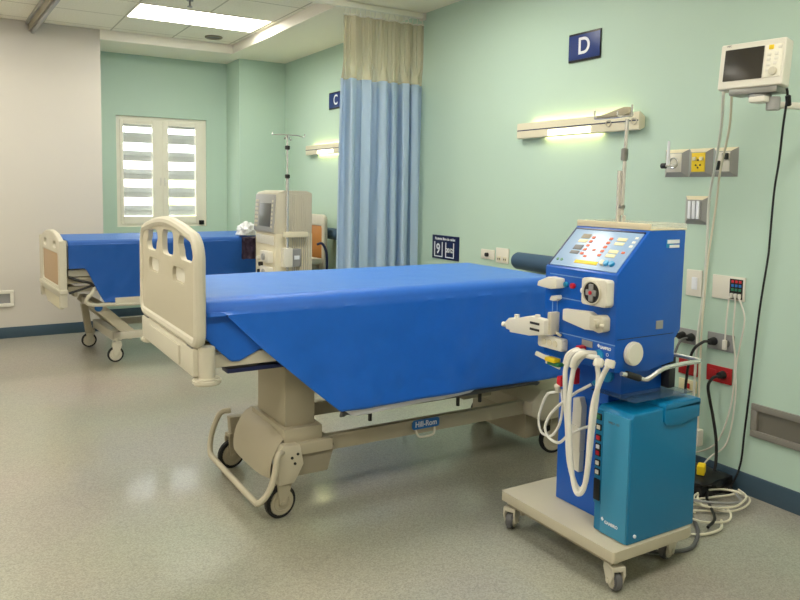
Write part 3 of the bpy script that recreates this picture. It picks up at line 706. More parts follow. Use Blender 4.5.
def angled_box(y0, y1, z0, z1, label, inner, group='angled grey wall outlets'):
    t = thing('angled_outlet', label, 'wall outlet', (XR, (y0+y1)/2, z0), group=group)
    i, d = .030, .024
    ym, Ym, zm, Zm = y0+i, y1-i, z0+i*.8, z1-i*.7
    b = MB()
    def quad(*v): b.bm.faces.new([b.bm.verts.new(p) for p in v])
    f = XR-d
    quad((XR, y0, z0), (XR, y1, z0), (f, Ym, zm), (f, ym, zm)); quad((XR, y1, z0), (XR, y1, z1), (f, Ym, Zm), (f, Ym, zm))
    quad((XR, y0, z1), (XR, y0, z0), (f, ym, zm), (f, ym, Zm)); quad((f, ym, zm), (f, Ym, zm), (f, Ym, Zm), (f, ym, Zm));     bmesh.ops.recalc_face_normals(b.bm, faces=b.bm.faces); b.build('surround', 'grey_box', t, flat=True)
    b = MB(); b.bm.faces.new([b.bm.verts.new(p) for p in ((XR, y1, z1), (XR, y0, z1), (f, ym, Zm), (f, Ym, Zm))]); b.build('lit_top_edge', 'tray', t)  # top bevel in beige: the light falling on it is put into its colour
    MB().box(f-.004, f+.002, ym+.004, Ym-.004, zm+.004, Zm-.004, .001).build('inner_plate', inner, t)
    return t, f-.004, (ym+Ym)/2, (zm+Zm)/2
Gp = 'angled grey wall outlets'
t, f, yc, zc = angled_box(2.772, 2.937, 1.697, 1.856, 'angled grey wall box with a vertical glass flowmeter', 'wp')
MB().ring((f-.004, yc, zc), (1, 0, 0), .028, .005).build('gas_port', 'steel', t)
gm = MB().cyl((f-.05, 2.855, 1.765), (f-.05, 2.855, 1.90), .011, .007, n=14).build('flow_tube', 'sign_white', t)
MB().cyl((f-.05, 2.885, 1.76), (f-.05, 2.80, 1.76), .008, n=10).cyl((f-.05, 2.84, 1.76), (f, 2.84, 1.76), .008, n=10).build('valve', 'steel', t)
MB().cyl((f-.05, 2.868, 1.76), (f-.05, 2.90, 1.76), .016, n=12, bev=.003).build('valve_knob', 'black', t)
t, f, yc, zc = angled_box(2.615, 2.770, 1.697, 1.856, 'angled grey wall box with a yellow suction port', 'yellow')
m = MB()
for dy, dz in ((0, .012), (-.014, -.016), (.014, -.016), (0, -.03)): m.cyl((f-.003, yc+dy, zc+dz), (f+.001, yc+dy, zc+dz), .005, n=8)
m.build('port_hole', 'dark', t); MB().box(f-.008, f, yc-.034, yc-.012, zc+.01, zc+.03, .002).box(f-.008, f, yc+.012, yc+.034, zc+.01, zc+.03, .002).build('latch', 'buff', t)
t, f, yc, zc = angled_box(2.462, 2.612, 1.697, 1.856, 'angled grey wall box with plugs, right of the yellow one', 'wp')
MB().box(f-.02, f, yc+.012, yc+.04, zc-.045, zc+.005, .004).box(f-.02, f, yc-.036, yc-.006, zc+.012, zc+.045, .004).build('plug', 'dark', t)
t, f, yc, zc = angled_box(2.623, 2.783, 1.430, 1.590, 'angled grey wall box with three white rockers, below the row of three', 'grey')
m = MB()
for dy in (-.028, 0, .028): m.box(f-.010, f, yc+dy-.010, yc+dy+.010, zc-.05, zc+.05, .003)
m.build('rocker', 'sign_white', t)
t = wplate('light_switch', 2.645, 2.747, 1.022, 1.171, 'wp', 'single cream light switch on the wall beside the blue machine', 'switch')
MB().box(XR-.016, XR-.009, 2.672, 2.708, 1.06, 1.13, .003).build('rocker', 'sign_white', t)
t = wplate('signal_plate', 2.38, 2.576, 1.031, 1.16, 'wp', 'cream wall plate with coloured sockets and three white leads', 'wall plate')
MB().box(XR-.013, XR-.009, 2.39, 2.468, 1.04, 1.148, .002).build('socket_block', 'screen', t)
for dz, m_ in ((1.134, 'red'), (1.112, 'badge_blue'), (1.09, 'green_led')):
    for k in range(3): MB().box(XR-.016, XR-.012, 2.398+.022*k, 2.412+.022*k, dz-.007, dz+.007, .001).build('signal_socket', m_, t)
m = MB(); [m.box(XR-.024, XR-.009, 2.396+.024*k, 2.411+.024*k, 1.045, 1.07, .002) for k in range(3)]; m.build('connector', 'wp', t)
t = wplate('power_outlet', 2.656, 2.783, .742, .828, 'grey', 'grey outlet with a black plug just beside the blue machine', 'outlet')
m = MB(); [m.cyl((XR-.014, y, .785), (XR-.008, y, .785), .022, n=16) for y in (2.69, 2.75)]; m.build('socket', 'grey_dark', t)
t = wplate('power_outlet', 2.429, 2.59, .745, .838, 'grey', 'grey outlet with a black plug and white lead above the right red outlet', 'outlet')
m = MB(); [m.cyl((XR-.014, y, .79), (XR-.008, y, .79), .022, n=16) for y in (2.47, 2.545)]; m.build('socket', 'grey_dark', t)
t = wplate('emergency_outlet', 2.646, 2.773, .563, .655, 'red_plate', 'red outlet plate partly behind the chrome handle of the machine', 'outlet')
m = MB(); [m.box(XR-.014, XR-.008, y-.02, y+.02, .585, .63, .003) for y in (2.68, 2.74)]; m.build('socket', 'red_plate', t)
t = wplate('emergency_outlet', 2.431, 2.586, .565, .655, 'red_plate', 'red outlet plate with a black plug, the right one', 'outlet')
m = MB(); [m.box(XR-.014, XR-.008, y-.02, y+.02, .588, .633, .003) for y in (2.47, 2.545)]; m.build('socket', 'red_plate', t)
t = wplate('data_outlet', 2.648, 2.767, .465, .535, 'buff', 'cream outlet low on the wall below the left red outlet', 'outlet')
MB().box(XR-.014, XR-.009, 2.69, 2.72, .485, .515, .002).build('socket', 'red_plate', t)
t = wplate('emergency_outlet', 6.86, 6.99, .86, .95, 'red_plate', 'red outlet plate past the curtain by the far bed', 'outlet')
MB().box(XR-.05, XR-.009, 6.90, 6.95, .88, .93, .01).build('plug', 'black', t)

def guard(x0, x1, z0, z1, on_right, label, m1='plate_frame', m2='plate_recess'):
    t = thing('recessed_wall_grille', label, 'wall grille', (XR, (x0+x1)/2, z0) if on_right else ((x0+x1)/2, YB, z0))
    def P(a, b, c, d, dep, s0=0):
        return (XR-dep, XR-s0, a, b, c, d) if on_right else (a, b, YB-dep, YB-s0, c, d)
    e = .035
    m = MB(); [m.box(*P(*q, .016), .003) for q in ((x0, x1, z0, z0+e), (x0, x1, z1-e, z1), (x0, x0+e, z0+e, z1-e), (x1-e, x1, z0+e, z1-e))]; m.build('frame', m1, t)
    m = MB(); m.box(*P(x0+e, x1-e, z0+e, z1-e, .004)); m.build('recess', m2, t)
guard(1.55, 2.303, .325, .503, True, 'stainless recessed wall plate low on the wall at the right edge')
guard(-.25, .493, .33, .50, False, 'white framed recessed grille low on the white back wall', 'wp', 'grey')

# ------------------------------------------------------------------ patient monitor on wall arm
mo = thing('patient_monitor', 'cream patient monitor with dark screen high on the wall', 'monitor', (3.12, 2.113, 2.072), R(8), local=True)
# local: +x into the wall, +y left in the photo
tilt = Matrix.Rotation(R(7), 4, 'Y')
W2, H2, D2 = .150, .213, .075
MB().box(0, D2, -W2, W2, .02, .02+H2, .010, 3, mtx=tilt).build('casing', 'monitor', mo)
MB().box(.015, .12, -W2+.03, W2-.03, .04, .02+H2-.04, .02, mtx=tilt).build('rear_housing', 'monitor', mo)
MB().box(-.003, .003, -.056, .126, .057, .205, .003, mtx=tilt).build('screen', 'screen', mo)
MB().box(-.004, .003, -.138, -.062, .057, .205, .003, mtx=tilt).build('key_panel', 'cream_trim', mo)
MB().box(-.008, .0, -.100, -.078, .182, .203, .003, mtx=tilt).build('alarm_key', 'yellow', mo)
for i, (yy, zz) in enumerate(((-.082, .160), (-.115, .162), (-.082, .138), (-.115, .14), (-.082, .114), (-.112, .118), (-.128, .19), (-.080, .09))):
    MB().box(-.007, .0, yy-.009, yy+.009, zz-.007, zz+.007, .003, mtx=tilt).build('key', 'wp', mo)
MB().cyl(tilt @ Vector((-.014, -.106, .082)), tilt @ Vector((0, -.106, .082)), .019, n=20, bev=.003).build('dial', 'cream', mo)
MB().text('MEC', .011, tilt @ face_x(-.0004, .11, .222), ext=.0004).build('lettering', 'grey_dark', mo)
MB().box(.0, .11, -W2+.02, W2-.06, -.012, .018, .006).build('tray', 'steel_dull', mo)
ar = thing('swivel_mount', 'grey swivel arm and wall rail carrying the patient monitor', 'wall arm', (XR, 1.90, 1.99))
MB().cyl((3.17, 2.085, 2.045), (3.17, 2.085, 2.058), .05, n=24, bev=.004).cyl((3.19, 2.03, 1.985), (3.19, 2.03, 2.045), .03, n=20, bev=.003).build('swivel', 'grey_box', ar)
MB().box(-.01, .34, -.022, .022, 1.995, 2.025, .012, mtx=Matrix.Translation((3.19, 2.03, 0)) @ Matrix.Rotation(R(-17), 4, 'Z')).build('arm', 'monitor', ar)
MB().box(3.12, 3.20, 2.03, 2.11, 2.02, 2.048, .008).build('swivel_cover', 'wp', ar)
MB().cyl((3.515, 1.928, 1.96), (3.515, 1.928, 2.06), .028, n=20, bev=.003).build('pivot', 'wp', ar)
MB().box(XR-.03, XR, 1.885, 1.975, 1.86, 2.18, .006).build('wall_rail', 'cream_trim', ar)
MB().box(XR-.06, XR-.02, 1.90, 1.96, 1.93, 2.03, .006).build('slider', 'wp', ar)

def cable(name, pts, r, m_, label, ends=None, group=None, cat='cable'):
    o = MB().tube(pts, r, 8).build(name, m_); tag(o, label, cat, group)
    return o
wx = XR-.02
cable('monitor_cable', [(3.135, 2.25, 2.09), (3.14, 2.253, 2.06), (3.25, 2.335, 1.93), (3.42, 2.48, 1.76), (wx-.02, 2.60, 1.57), (wx, 2.615, 1.3), (wx, 2.622, 1.066), (wx-.02, 2.632, .78), (wx-.03, 2.633, .435), (wx-.05, 2.64, .20), (3.49, 2.60, .06), (3.42, 2.52, .012)], .0075, 'cable_grey', 'thick pale grey cable hanging from the left end of the monitor to the floor')
cable('monitor_cable', [(3.14, 2.21, 2.085), (3.145, 2.212, 2.05), (3.25, 2.29, 1.92), (3.42, 2.45, 1.72), (wx-.055, 2.53, 1.55), (wx-.04, 2.575, 1.239), (wx-.035, 2.59, 1.0), (wx-.035, 2.597, .844), (wx-.035, 2.594, .445), (wx-.035, 2.59, .29)], .006, 'cable_cream', 'slim cream cable from the monitor ending in a small power brick')
o = bx('power_brick', 'wp', wx-.055, wx-.01, 2.57, 2.625, .19, .285, .006); tag(o, 'small white power brick hanging at the end of the cream cable', 'power brick')
bk = cable('electrical_cable', [(3.17, 1.957, 2.075), (3.19, 1.965, 2.04), (3.30, 2.045, 1.92), (3.42, 2.13, 1.765), (wx-.03, 2.22, 1.61), (wx, 2.248, 1.35), (wx, 2.253, 1.268), (wx, 2.282, 1.003), (wx, 2.305, .68), (wx, 2.329, .349), (wx, 2.345, .15), (3.52, 2.37, .03), (3.45, 2.40, .012)], .0055, 'black', 'long thin black cord hanging from the patient monitor down the wall', cat='cable')
MB().cyl((3.18, 1.956, 2.045), (3.198, 1.961, 2.0), .012, n=14, bev=.003).build('ferrite', 'black', bk)
for k, (pts, lb) in enumerate((
    ([(XR-.02, 2.459, 1.05), (wx, 2.464, 1.02), (wx, 2.471, .92), (wx, 2.474, .80)], 'short white lead from the signal plate ending above the grey outlet'),
    ([(XR-.02, 2.43, 1.05), (wx, 2.424, 1.02), (wx, 2.427, .854), (wx, 2.407, .70), (wx, 2.42, .45), (wx-.005, 2.50, .22), (3.53, 2.66, .12), (3.45, 2.75, .10)], 'middle white lead from the signal plate swinging left near the floor'),
    ([(XR-.02, 2.405, 1.05), (wx, 2.389, 1.02), (wx, 2.364, .937), (wx, 2.384, .789), (wx, 2.40, .669), (wx, 2.394, .495), (wx, 2.43, .25), (3.52, 2.50, .15), (3.46, 2.55, .04), (3.44, 2.56, .012)], 'rightmost white lead from the signal plate reaching the floor'))):
    o = cable('signal_lead', pts, .0045, 'wp', lb, group='white signal leads', cat='lead')
    if k == 0: MB().box(wx-.008, wx+.008, 2.462, 2.486, .755, .81, .004).build('end_connector', 'wp', o)
def plug(o, y, z): MB().cyl((XR-.055, y, z), (XR-.012, y, z), .017, .024, n=16, bev=.003).build('plug', 'rubber', o)
o = cable('electrical_cable', [(XR-.05, 2.75, .785), (3.49, 2.77, .78), (3.44, 2.78, .70), (3.40, 2.78, .45), (3.39, 2.76, .2), (3.36, 2.70, .03), (3.30, 2.62, .012)], .008, 'black', 'black power cord from the grey outlet next to the blue machine', cat='cable'); plug(o, 2.75, .786)
o = cable('electrical_cable', [(XR-.05, 2.69, .785), (3.49, 2.70, .77), (3.45, 2.71, .68), (3.40, 2.72, .5), (3.2, 2.70, .5), (2.9, 2.6, .62), (2.72, 2.45, .80), (2.66, 2.40, .84)], .007, 'grey_dark', 'dark cord running from the grey outlet to the back of the machine', cat='cable'); plug(o, 2.69, .786)
o = cable('electrical_cable', [(XR-.05, 2.545, .79), (3.51, 2.57, .785), (3.49, 2.62, .72), (3.49, 2.65, .55), (3.49, 2.65, .30), (3.47, 2.63, .12), (3.36, 2.5, .012), (3.28, 2.42, .012)], .008, 'black', 'black power cord from the outlet above the right red plate', cat='cable'); plug(o, 2.545, .79)
o = cable('electrical_cable', [(XR-.045, 2.478, .612), (3.52, 2.50, .60), (3.515, 2.526, .55), (3.53, 2.52, .46), (3.54, 2.505, .38), (3.53, 2.47, .25), (3.52, 2.46, .12), (3.47, 2.45, .03), (3.42, 2.42, .012)], .0085, 'black', 'black power cord hanging from the right red outlet', cat='cable'); plug(o, 2.478, .615)
# coils on the floor
def coil(cx, cy, rx, ry, n, r, m_, label, seed, zb=.008, tail=()):
    rnd = random.Random(seed); pts = []
    for k in range(n*10+1):
        a = 2*math.pi*k/10; q = 1+.10*math.sin(k*.9+seed)
        pts.append((min(3.55, cx+rx*q*math.cos(a)+rnd.uniform(-.006, .006)), cy+ry*q*math.sin(a)+rnd.uniform(-.006, .006), zb+r+.012*(k/10)+.008*(1+math.sin(k*.7+seed))))
    o = MB().tube(list(tail)+pts, r, 8, steps=4).build('cable_coil', m_); tag(o, label, 'cable', 'coiled cables on the floor'); return o
coil(3.34, 2.29, .14, .115, 2, .0055, 'cable_cream', 'large cream loop of cable on the floor by the baseboard', 1, tail=((3.12, 2.28, .012), (3.16, 2.40, .012)))
coil(3.13, 2.22, .13, .10, 1, .0055, 'cable_cream', 'smaller cream loop of cable lying beside the trolley corner', 5, tail=((2.90, 2.36, .012), (2.98, 2.40, .012)))
cable('floor_cable', [(3.30, 2.52, .012), (3.22, 2.46, .012), (3.10, 2.30, .012), (2.98, 2.16, .012), (2.86, 2.08, .012), (2.76, 2.05, .012), (2.62, 2.10, .012), (2.50, 2.25, .012)], .0095, 'grey_dark', 'dark grey hose curling round the trolley corner on the floor')
cable('floor_cable', [(3.0, 2.12, .03), (3.12, 2.17, .03), (3.28, 2.33, .03), (3.40, 2.42, .03), (3.50, 2.52, .03)], .0075, 'black', 'black cable crossing the floor coils towards the wall')
cable('floor_cable', [(2.98, 2.55, .012), (3.10, 2.42, .045), (3.22, 2.26, .05), (3.36, 2.20, .045), (3.45, 2.28, .04)], .007, 'grey', 'grey cable lying across the cream floor coils')
cable('floor_cable', [(2.76, 2.20, .30), (2.80, 2.21, .20), (2.82, 2.21, .10), (2.84, 2.20, .03), (2.92, 2.12, .012), (3.06, 2.10, .012), (3.16, 2.16, .012)], .0065, 'cable_cream', 'cream cable dropping behind the teal unit to the floor')
b = bmesh.new(); bmesh.ops.create_cube(b, size=1); bmesh.ops.subdivide_edges(b, edges=b.edges[:], cuts=8, use_grid_fill=True)
for v in b.verts:
    c = v.co.copy(); v.co = Vector((c.x*.26, c.y*.24, (c.z+.5)*.10*(1-.8*max(abs(c.x), abs(c.y))**2)+.001)) + Vector((1, 1, 0))*.03*noise.noise(c*3)
o = MB().merge(b, Matrix.Translation((3.43, 2.50, 0))).build('cable_bag', 'black'); tag(o, 'black bag lying on the floor against the baseboard among the cables', 'bag')
o = MB().box(-.035, .035, -.02, .02, 0, .05, .006, mtx=Matrix.Translation((3.40, 2.46, .098)) @ Matrix.Rotation(R(30), 4, 'Z')).build('plug_adapter', 'yellow'); tag(o, 'yellow plug adapter on the black bag at the floor', 'plug adapter')

# ------------------------------------------------------------------ cart
ct = thing('equipment_cart', 'beige wheeled base trolley under the blue machine and teal unit', 'cart', (2.45, 2.30, 0))
pf = rrect(2.185, 2.72, 1.955, 2.66, .02)
pf = [(x, y) for x, y in pf]
# rounder rear-near corner
rc = []
for cx_, cy_, a, rr in ((2.72-.03, 2.66-.03, 0, .03), (2.185+.012, 2.66-.012, 90, .012), (2.185+.012, 1.955+.012, 180, .012), (2.72-.10, 1.955+.10, 270, .10)):
    for k in range(8): t_ = R(a+90*k/7); rc.append((cx_+rr*math.cos(t_), cy_+rr*math.sin(t_)))
MB().plate([rc], .045, .006, Matrix.Translation((0, 0, .1575))).build('platform', 'tan_light', ct)
MB().box(2.205, 2.222, 1.98, 2.63, .112, .14, .004).box(2.60, 2.617, 2.0, 2.63, .112, .14, .004).box(2.222, 2.60, 2.55, 2.565, .085, .14, .003).build('under_rail', 'taupe', ct)
for (x, y, rz) in ((2.225, 2.625, .5), (2.235, 1.99, 1.2), (2.64, 2.625, .3), (2.63, 2.06, .2)): caster(ct, x, y, .042, rz, .11, w=.034, cfork='cream', off=.012, chub='cream', ctire='grey_dark')

# ------------------------------------------------------------------ teal unit
tl = thing('water_unit', 'teal boxy water treatment unit standing on the trolley', 'water unit', (2.5, 2.06, .181))
MB().prism([(2.275, .181), (2.275, .700), (2.295, .718), (2.675, .724), (2.685, .70), (2.685, .181)], 'y', 1.97, 2.155, .008, 3).build('cabinet', 'teal', tl)
MB().prism([(2.462, .725), (2.475, .738), (2.67, .742), (2.687, .735), (2.687, .71), (2.462, .71)], 'y', 1.962, 2.155, .003).prism([(2.462, .715), (2.682, .725), (2.682, .660), (2.56, .640), (2.48, .648), (2.462, .665)], 'y', 1.962, 1.971, .002).build('lid_flap', 'teal', tl)
MB().box(2.267, 2.277, 1.975, 2.112, .185, .70, .004).build('front_panel', 'teal_light', tl)
MB().box(2.268, 2.276, 2.114, 2.153, .30, .695, .002).build('control_strip', 'teal', tl)
for zz, ms in ((.672, ('green_led',)), (.628, ('wp',)), (.583, ('red',)), (.545, ('sign_white',)), (.518, ('red',)), (.476, ('wp',)), (.437, ('wp',))):
    sw_ = MB().box(2.262, 2.270, 2.120, 2.148, zz-.014, zz+.012, .002).build('switch_frame', 'black', tl)
    MB().box(2.259, 2.264, 2.124, 2.142, zz-.009, zz+.008, .002).build('switch', ms[0], sw_)
MB().box(2.262, 2.270, 2.116, 2.150, .315, .405, .003).build('vent', 'black', tl)
lg = MB(); lg.prism([(2.105, .247), (2.098, .256), (2.090, .246), (2.097, .238)], 'x', 2.2655, 2.268); lg.text('GAMBRO', .018, face_x(2.2668, 2.05, .238), sx=.95, bold=.0006); lg.build('lettering', 'sign_white', tl)
MB().text('WRO 103', .014, face_x(2.2668, 2.055, .662)).build('lettering', 'grey_dark', tl)
MB().cyl((2.315, 1.964, .213), (2.315, 1.972, .213), .007, n=14).build('screw_cap', 'sign_white', tl)

# ------------------------------------------------------------------ blue dialysis machine
md = thing('dialysis_machine', 'bright blue dialysis machine with sloped control panel on the trolley', 'dialysis machine', (2.45, 2.26, .181))
MB().prism([(2.25, .875), (2.25, 1.27), (2.432, 1.447), (2.652, 1.447), (2.645, 1.02), (2.612, .985), (2.612, .885), (2.45, .862)], 'y', 2.05, 2.47, .005, 2).build('head_cabinet', 'machine_blue', md)
MB().box(2.36, 2.60, 2.225, 2.475, .181, .70, .006).build('column', 'machine_blue', md)
MB().box(2.35, 2.60, 2.10, 2.46, .745, .868, .006).build('neck', 'machine_blue', md)
MB().box(2.36, 2.60, 2.175, 2.47, .69, .75, .004).build('neck_base', 'machine_blue', md)
# sloped panel: basis
eu = Vector((.182, 0, .177)).normalized(); en = Vector((-eu.z, 0, eu.x)); O = Vector((2.25, 0, 1.27))
SM = Matrix(((eu.x, 0, en.x, O.x), (0, 1, 0, 0), (eu.z, 0, en.z, O.z), (0, 0, 0, 1)))   # (v, y, h)
def sbox(name, m_, y0, y1, v0, v1, h0, h1, par=None, bev=.0008): return MB().box(v0, v1, y0, y1, h0, h1, bev, mtx=SM).build(name, m_, par or md)
pn = sbox('control_panel', 'panel_blue', 2.066, 2.452, .012, .232, 0, .004)
sbox('panel_border', 'sign_navy', 2.063, 2.458, .2325, .240, 0, .006); sbox('panel_border', 'sign_navy', 2.4525, 2.459, .010, .240, 0, .006)
for (ya, yb, va, vb, m_) in ((2.335, 2.385, .180, .205, 'taupe'), (2.335, 2.385, .155, .172, 'buff'), (2.335, 2.385, .112, .138, 'grey_dark'), (2.335, 2.385, .086, .104, 'grey_dark'),
        (2.128, 2.178, .180, .198, 'buff'), (2.128, 2.178, .156, .172, 'buff'), (2.128, 2.178, .110, .128, 'buff'), (2.128, 2.178, .086, .104, 'buff'), (2.19, 2.32, .036, .054, 'yellow')):
    sbox('display', m_, ya, yb, va, vb, .003, .006, pn)
for k in range(5):
    sbox('indicator', 'orange', 2.305, 2.322, .086+.024*k, .098+.024*k, .003, .007, pn); sbox('indicator', 'orange', 2.205, 2.222, .086+.024*k, .098+.024*k, .003, .007, pn)
for y, v in ((2.262, .118), (2.285, .078), (2.10, .118)): sbox('indicator', 'orange', y-.008, y+.008, v-.005, v+.005, .003, .007, pn)
for y, m_ in ((2.162, 'cream_warm'), (2.142, 'sky_blue'), (2.112, 'sky_blue')): MB().cyl(SM @ Vector((.05, y, .003)), SM @ Vector((.05, y, .016)), .013, n=16, bev=.002).build('panel_knob', m_, pn)
for y in (2.40, 2.425): MB().cyl(SM @ Vector((.045, y, .003)), SM @ Vector((.045, y, .007)), .007, n=10).build('panel_key', 'green_led', pn)
for y0, y1 in ((2.066, 2.10), ): 
    for k in range(3): sbox('panel_key', 'wp', y0+.012, y1-.006, .15+.024*k, .162+.024*k, .003, .005, pn)
# front face fittings (faces -x at 2.25)
FX = 2.25
ln = MB(); g = FX-.0012
for (a, b_, c, d_) in ((2.24, 2.44, 1.238, 1.242), (2.235, 2.385, 1.139, 1.143), (2.415, 2.419, .995, 1.14), (2.386, 2.390, .995, 1.14), (2.05, 2.385, .985, .989)): ln.box(g, FX+.001, a, b_, c, d_)
ln.build('panel_seam', 'line_blue', md)
_before = set(bpy.data.objects)
pbx = MB().prism(rrect(2.102, 2.240, 1.132, 1.243, .014), 'x', FX-.045, FX, .005).build('blood_pump', 'wp', md)
MB().cyl((FX-.050, 2.178, 1.186), (FX-.045, 2.178, 1.186), .046, n=32).build('pump_window', 'screen', pbx)
MB().ring((FX-.049, 2.178, 1.186), (1, 0, 0), .046, .004, 32, 8).build('pump_ring', 'cream', pbx)
MB().box(FX-.056, FX-.050, 2.150, 2.206, 1.174, 1.198, .005).box(FX-.056, FX-.050, 2.166, 2.190, 1.150, 1.222, .005).build('pump_rotor', 'grey', pbx)
MB().cyl((FX-.06, 2.178, 1.186), (FX-.055, 2.178, 1.186), .008, n=12).build('pump_centre', 'red', pbx)
MB().cyl((FX-.03, 2.236, 1.186), (FX-.03, 2.25, 1.186), .012, n=14).build('latch_knob', 'sign_white', pbx)
MB().prism([(2.352, 1.045), (2.352, 1.094), (2.20, 1.104), (2.165, 1.09), (2.165, 1.03), (2.22, 1.025)], 'x', FX-.03, FX, .006).build('syringe_pump', 'wp', md)
hn = MB().prism([(2.16, 1.035), (2.16, 1.09), (2.10, 1.10), (2.085, 1.085), (2.085, 1.035), (2.11, 1.025)], 'x', FX-.045, FX, .007).build('pump_clamp', 'cream', md)
MB().cyl((FX-.07, 2.115, 1.065), (FX-.04, 2.115, 1.065), .018, n=18, bev=.004).cyl((FX-.05, 2.09, 1.06), (FX-.05, 2.068, 1.06), .008, n=10).build('clamp_knob', 'cream', hn)
MB().prism([(2.505, 1.178), (2.50, 1.20), (2.44, 1.225), (2.38, 1.222), (2.38, 1.180), (2.42, 1.172)], 'x', FX-.05, FX, .006).build('bubble_detector', 'wp', md)
MB().cyl((FX-.012, 2.342, 1.203), (FX, 2.342, 1.203), .012, n=16, bev=.002).build('blue_button', 'sky_blue', md, 'blue push button')
MB().cyl((FX-.016, 2.298, 1.202), (FX, 2.298, 1.202), .012, n=16, bev=.002).build('red_button', 'red', md, 'red push button')
MB().prism([(2.43, 1.122), (2.42, 1.142), (2.38, 1.15), (2.378, 1.132), (2.40, 1.12)], 'x', FX-.03, FX, .005).build('clip', 'wp', md)
MB().prism(rrect(2.342, 2.498, .902, .956, .012), 'x', FX-.035, FX, .005).build('valve_block', 'wp', md)
m = MB(); [m.cyl((FX-.038, y, .93), (FX-.034, y, .93), .014, n=16) for y in (2.385, 2.42, 2.455)]; m.build('valve_port', 'cream_warm', md)
for o_ in set(bpy.data.objects)-_before:      # settle each fitting at its place on the front
    dd = {'syringe_pump': (-.028, .006), 'pump_clamp': (-.008, .008), 'clamp_knob': (-.008, .008), 'bubble_detector': (-.036, .006), 'blue_button': (-.008, 0), 'red_button': (-.008, 0), 'clip': (-.02, .004), 'valve_block': (-.028, .01), 'valve_port': (-.028, .01)}.get(o_.name.split('.')[0], (-.038, .008))
    o_.data.transform(Matrix.Translation((0, *dd)))
MB().box(FX-.004, FX, 2.17, 2.23, .955, .982, .001).build('data_plate', 'grey', md)
lg = MB(); lg.prism([(2.145, .972), (2.138, .980), (2.130, .972), (2.137, .964)], 'x', FX-.0015, FX+.001); lg.text('GAMBRO', .017, face_x(FX-.0008, 2.10, .967), sx=.85, bold=.0006); lg.build('lettering', 'sign_white', md)
m = MB(); [m.ring((FX-.001, y, .943), (1, 0, 0), .006, .001, 14, 5) for y in (2.13, 2.088)]; m.build('port_mark', 'sign_white', md)
# articulated line holder at the left
_before = set(bpy.data.objects)
am = MB().prism([(2.68, .955), (2.69, .985), (2.66, 1.01), (2.62, 1.015), (2.62, .95)], 'x', 2.19, 2.225, .006).prism([(2.635, .948), (2.635, 1.008), (2.50, 1.045), (2.40, 1.042), (2.40, .975), (2.50, .955)], 'x', 2.175, 2.215, .006).build('line_holder', 'wp', md)
m = MB()
for z in (1.018, .99): m.box(2.171, 2.177, 2.43, 2.49, z-.005, z+.005, .001)
m.build('holder_slot', 'dark', am); MB().cyl((2.20, 2.69, .972), (2.20, 2.71, .972), .012, n=12).cyl((2.19, 2.60, 1.02), (2.19, 2.60, 1.035), .012).cyl((2.19, 2.46, 1.04), (2.19, 2.46, 1.055), .012).build('holder_knob', 'wp', am)
MB().box(2.20, 2.252, 2.385, 2.41, .975, 1.075, .006).cyl((2.235, 2.39, .985), (2.235, 2.36, .975), .006).build('holder_mount', 'cream', md)
for o_ in set(bpy.data.objects)-_before: o_.data.transform(Matrix.Translation((0, -.014, .002)))
# ports with yellow clip under the head
MB().tube([(2.21, 2.47, .878), (2.22, 2.43, .868), (2.23, 2.41, .866)], .011, 10).build('white_port', 'wp', md)
MB().box(2.20, 2.24, 2.345, 2.405, .858, .876, .004).build('yellow_clip', 'yellow', md, 'yellow clip'); MB().box(2.21, 2.25, 2.33, 2.40, .842, .857, .004).build('green_clip', 'green_led', md); MB().tube([(2.22, 2.415, .848), (2.22, 2.33, .838)], .006, 8).build('clear_tube', 'wp', md)
# hoses
HX = 2.2
def hose(pts, r=.0105, m_='hose'): return MB().tube(pts, r, 10).build('hose', m_, md)
hose([(2.25, 2.185, .925), (2.215, 2.195, .94), (2.195, 2.229, .926), (2.19, 2.254, .875), (2.19, 2.263, .83), (2.19, 2.255, .72), (2.20, 2.25, .60), (2.20, 2.235, .47), (2.20, 2.20, .385), (2.20, 2.165, .36), (2.20, 2.135, .40), (2.20, 2.12, .50), (2.20, 2.105, .65), (2.20, 2.09, .78), (2.20, 2.085, .86), (2.195, 2.086, .905), (2.22, 2.088, .925)])
hose([(2.25, 2.125, .922), (2.21, 2.13, .93), (2.19, 2.162, .929), (2.185, 2.199, .882), (2.185, 2.215, .84), (2.18, 2.225, .72), (2.18, 2.215, .58), (2.18, 2.20, .46), (2.18, 2.178, .375), (2.18, 2.155, .35), (2.18, 2.125, .38), (2.18, 2.108, .47), (2.18, 2.10, .62), (2.185, 2.095, .74), (2.19, 2.075, .82), (2.195, 2.052, .88), (2.20, 2.035, .915), (2.22, 2.033, .93)])
for (a, b_, c) in ((2.215, 2.235, .925), (2.19, 2.17, .928)): 
    MB().tube([(2.235, b_-.03, c+.008), (a-.005, b_-.012, c+.012), (a-.02, b_+.015, c-.012), (a-.022, b_+.028, c-.05)], .015, 12).build('hose_elbow', 'wp', md)
for (x, y, z) in ((2.197, 2.087, .918), (2.202, 2.032, .925)): MB().cyl((x-.002, y, z-.018), (x+.008, y, z+.014), .021, n=18, bev=.004).build('hose_cap', 'wp', md)
MB().box(2.215, 2.25, 2.205, 2.235, .935, .958, .006).build('red_coupling', 'red', md, 'red coupling'); MB().cyl((2.24, 2.13, .935), (2.25, 2.13, .935), .022, n=18).build('blue_coupling', 'sky_blue', md, 'blue coupling')
MB().box(2.225, 2.26, 2.325, 2.352, .755, .80, .006).box(2.27, 2.30, 2.285, 2.31, .77, .84, .006).build('red_clamp', 'red', md, 'red clamps')
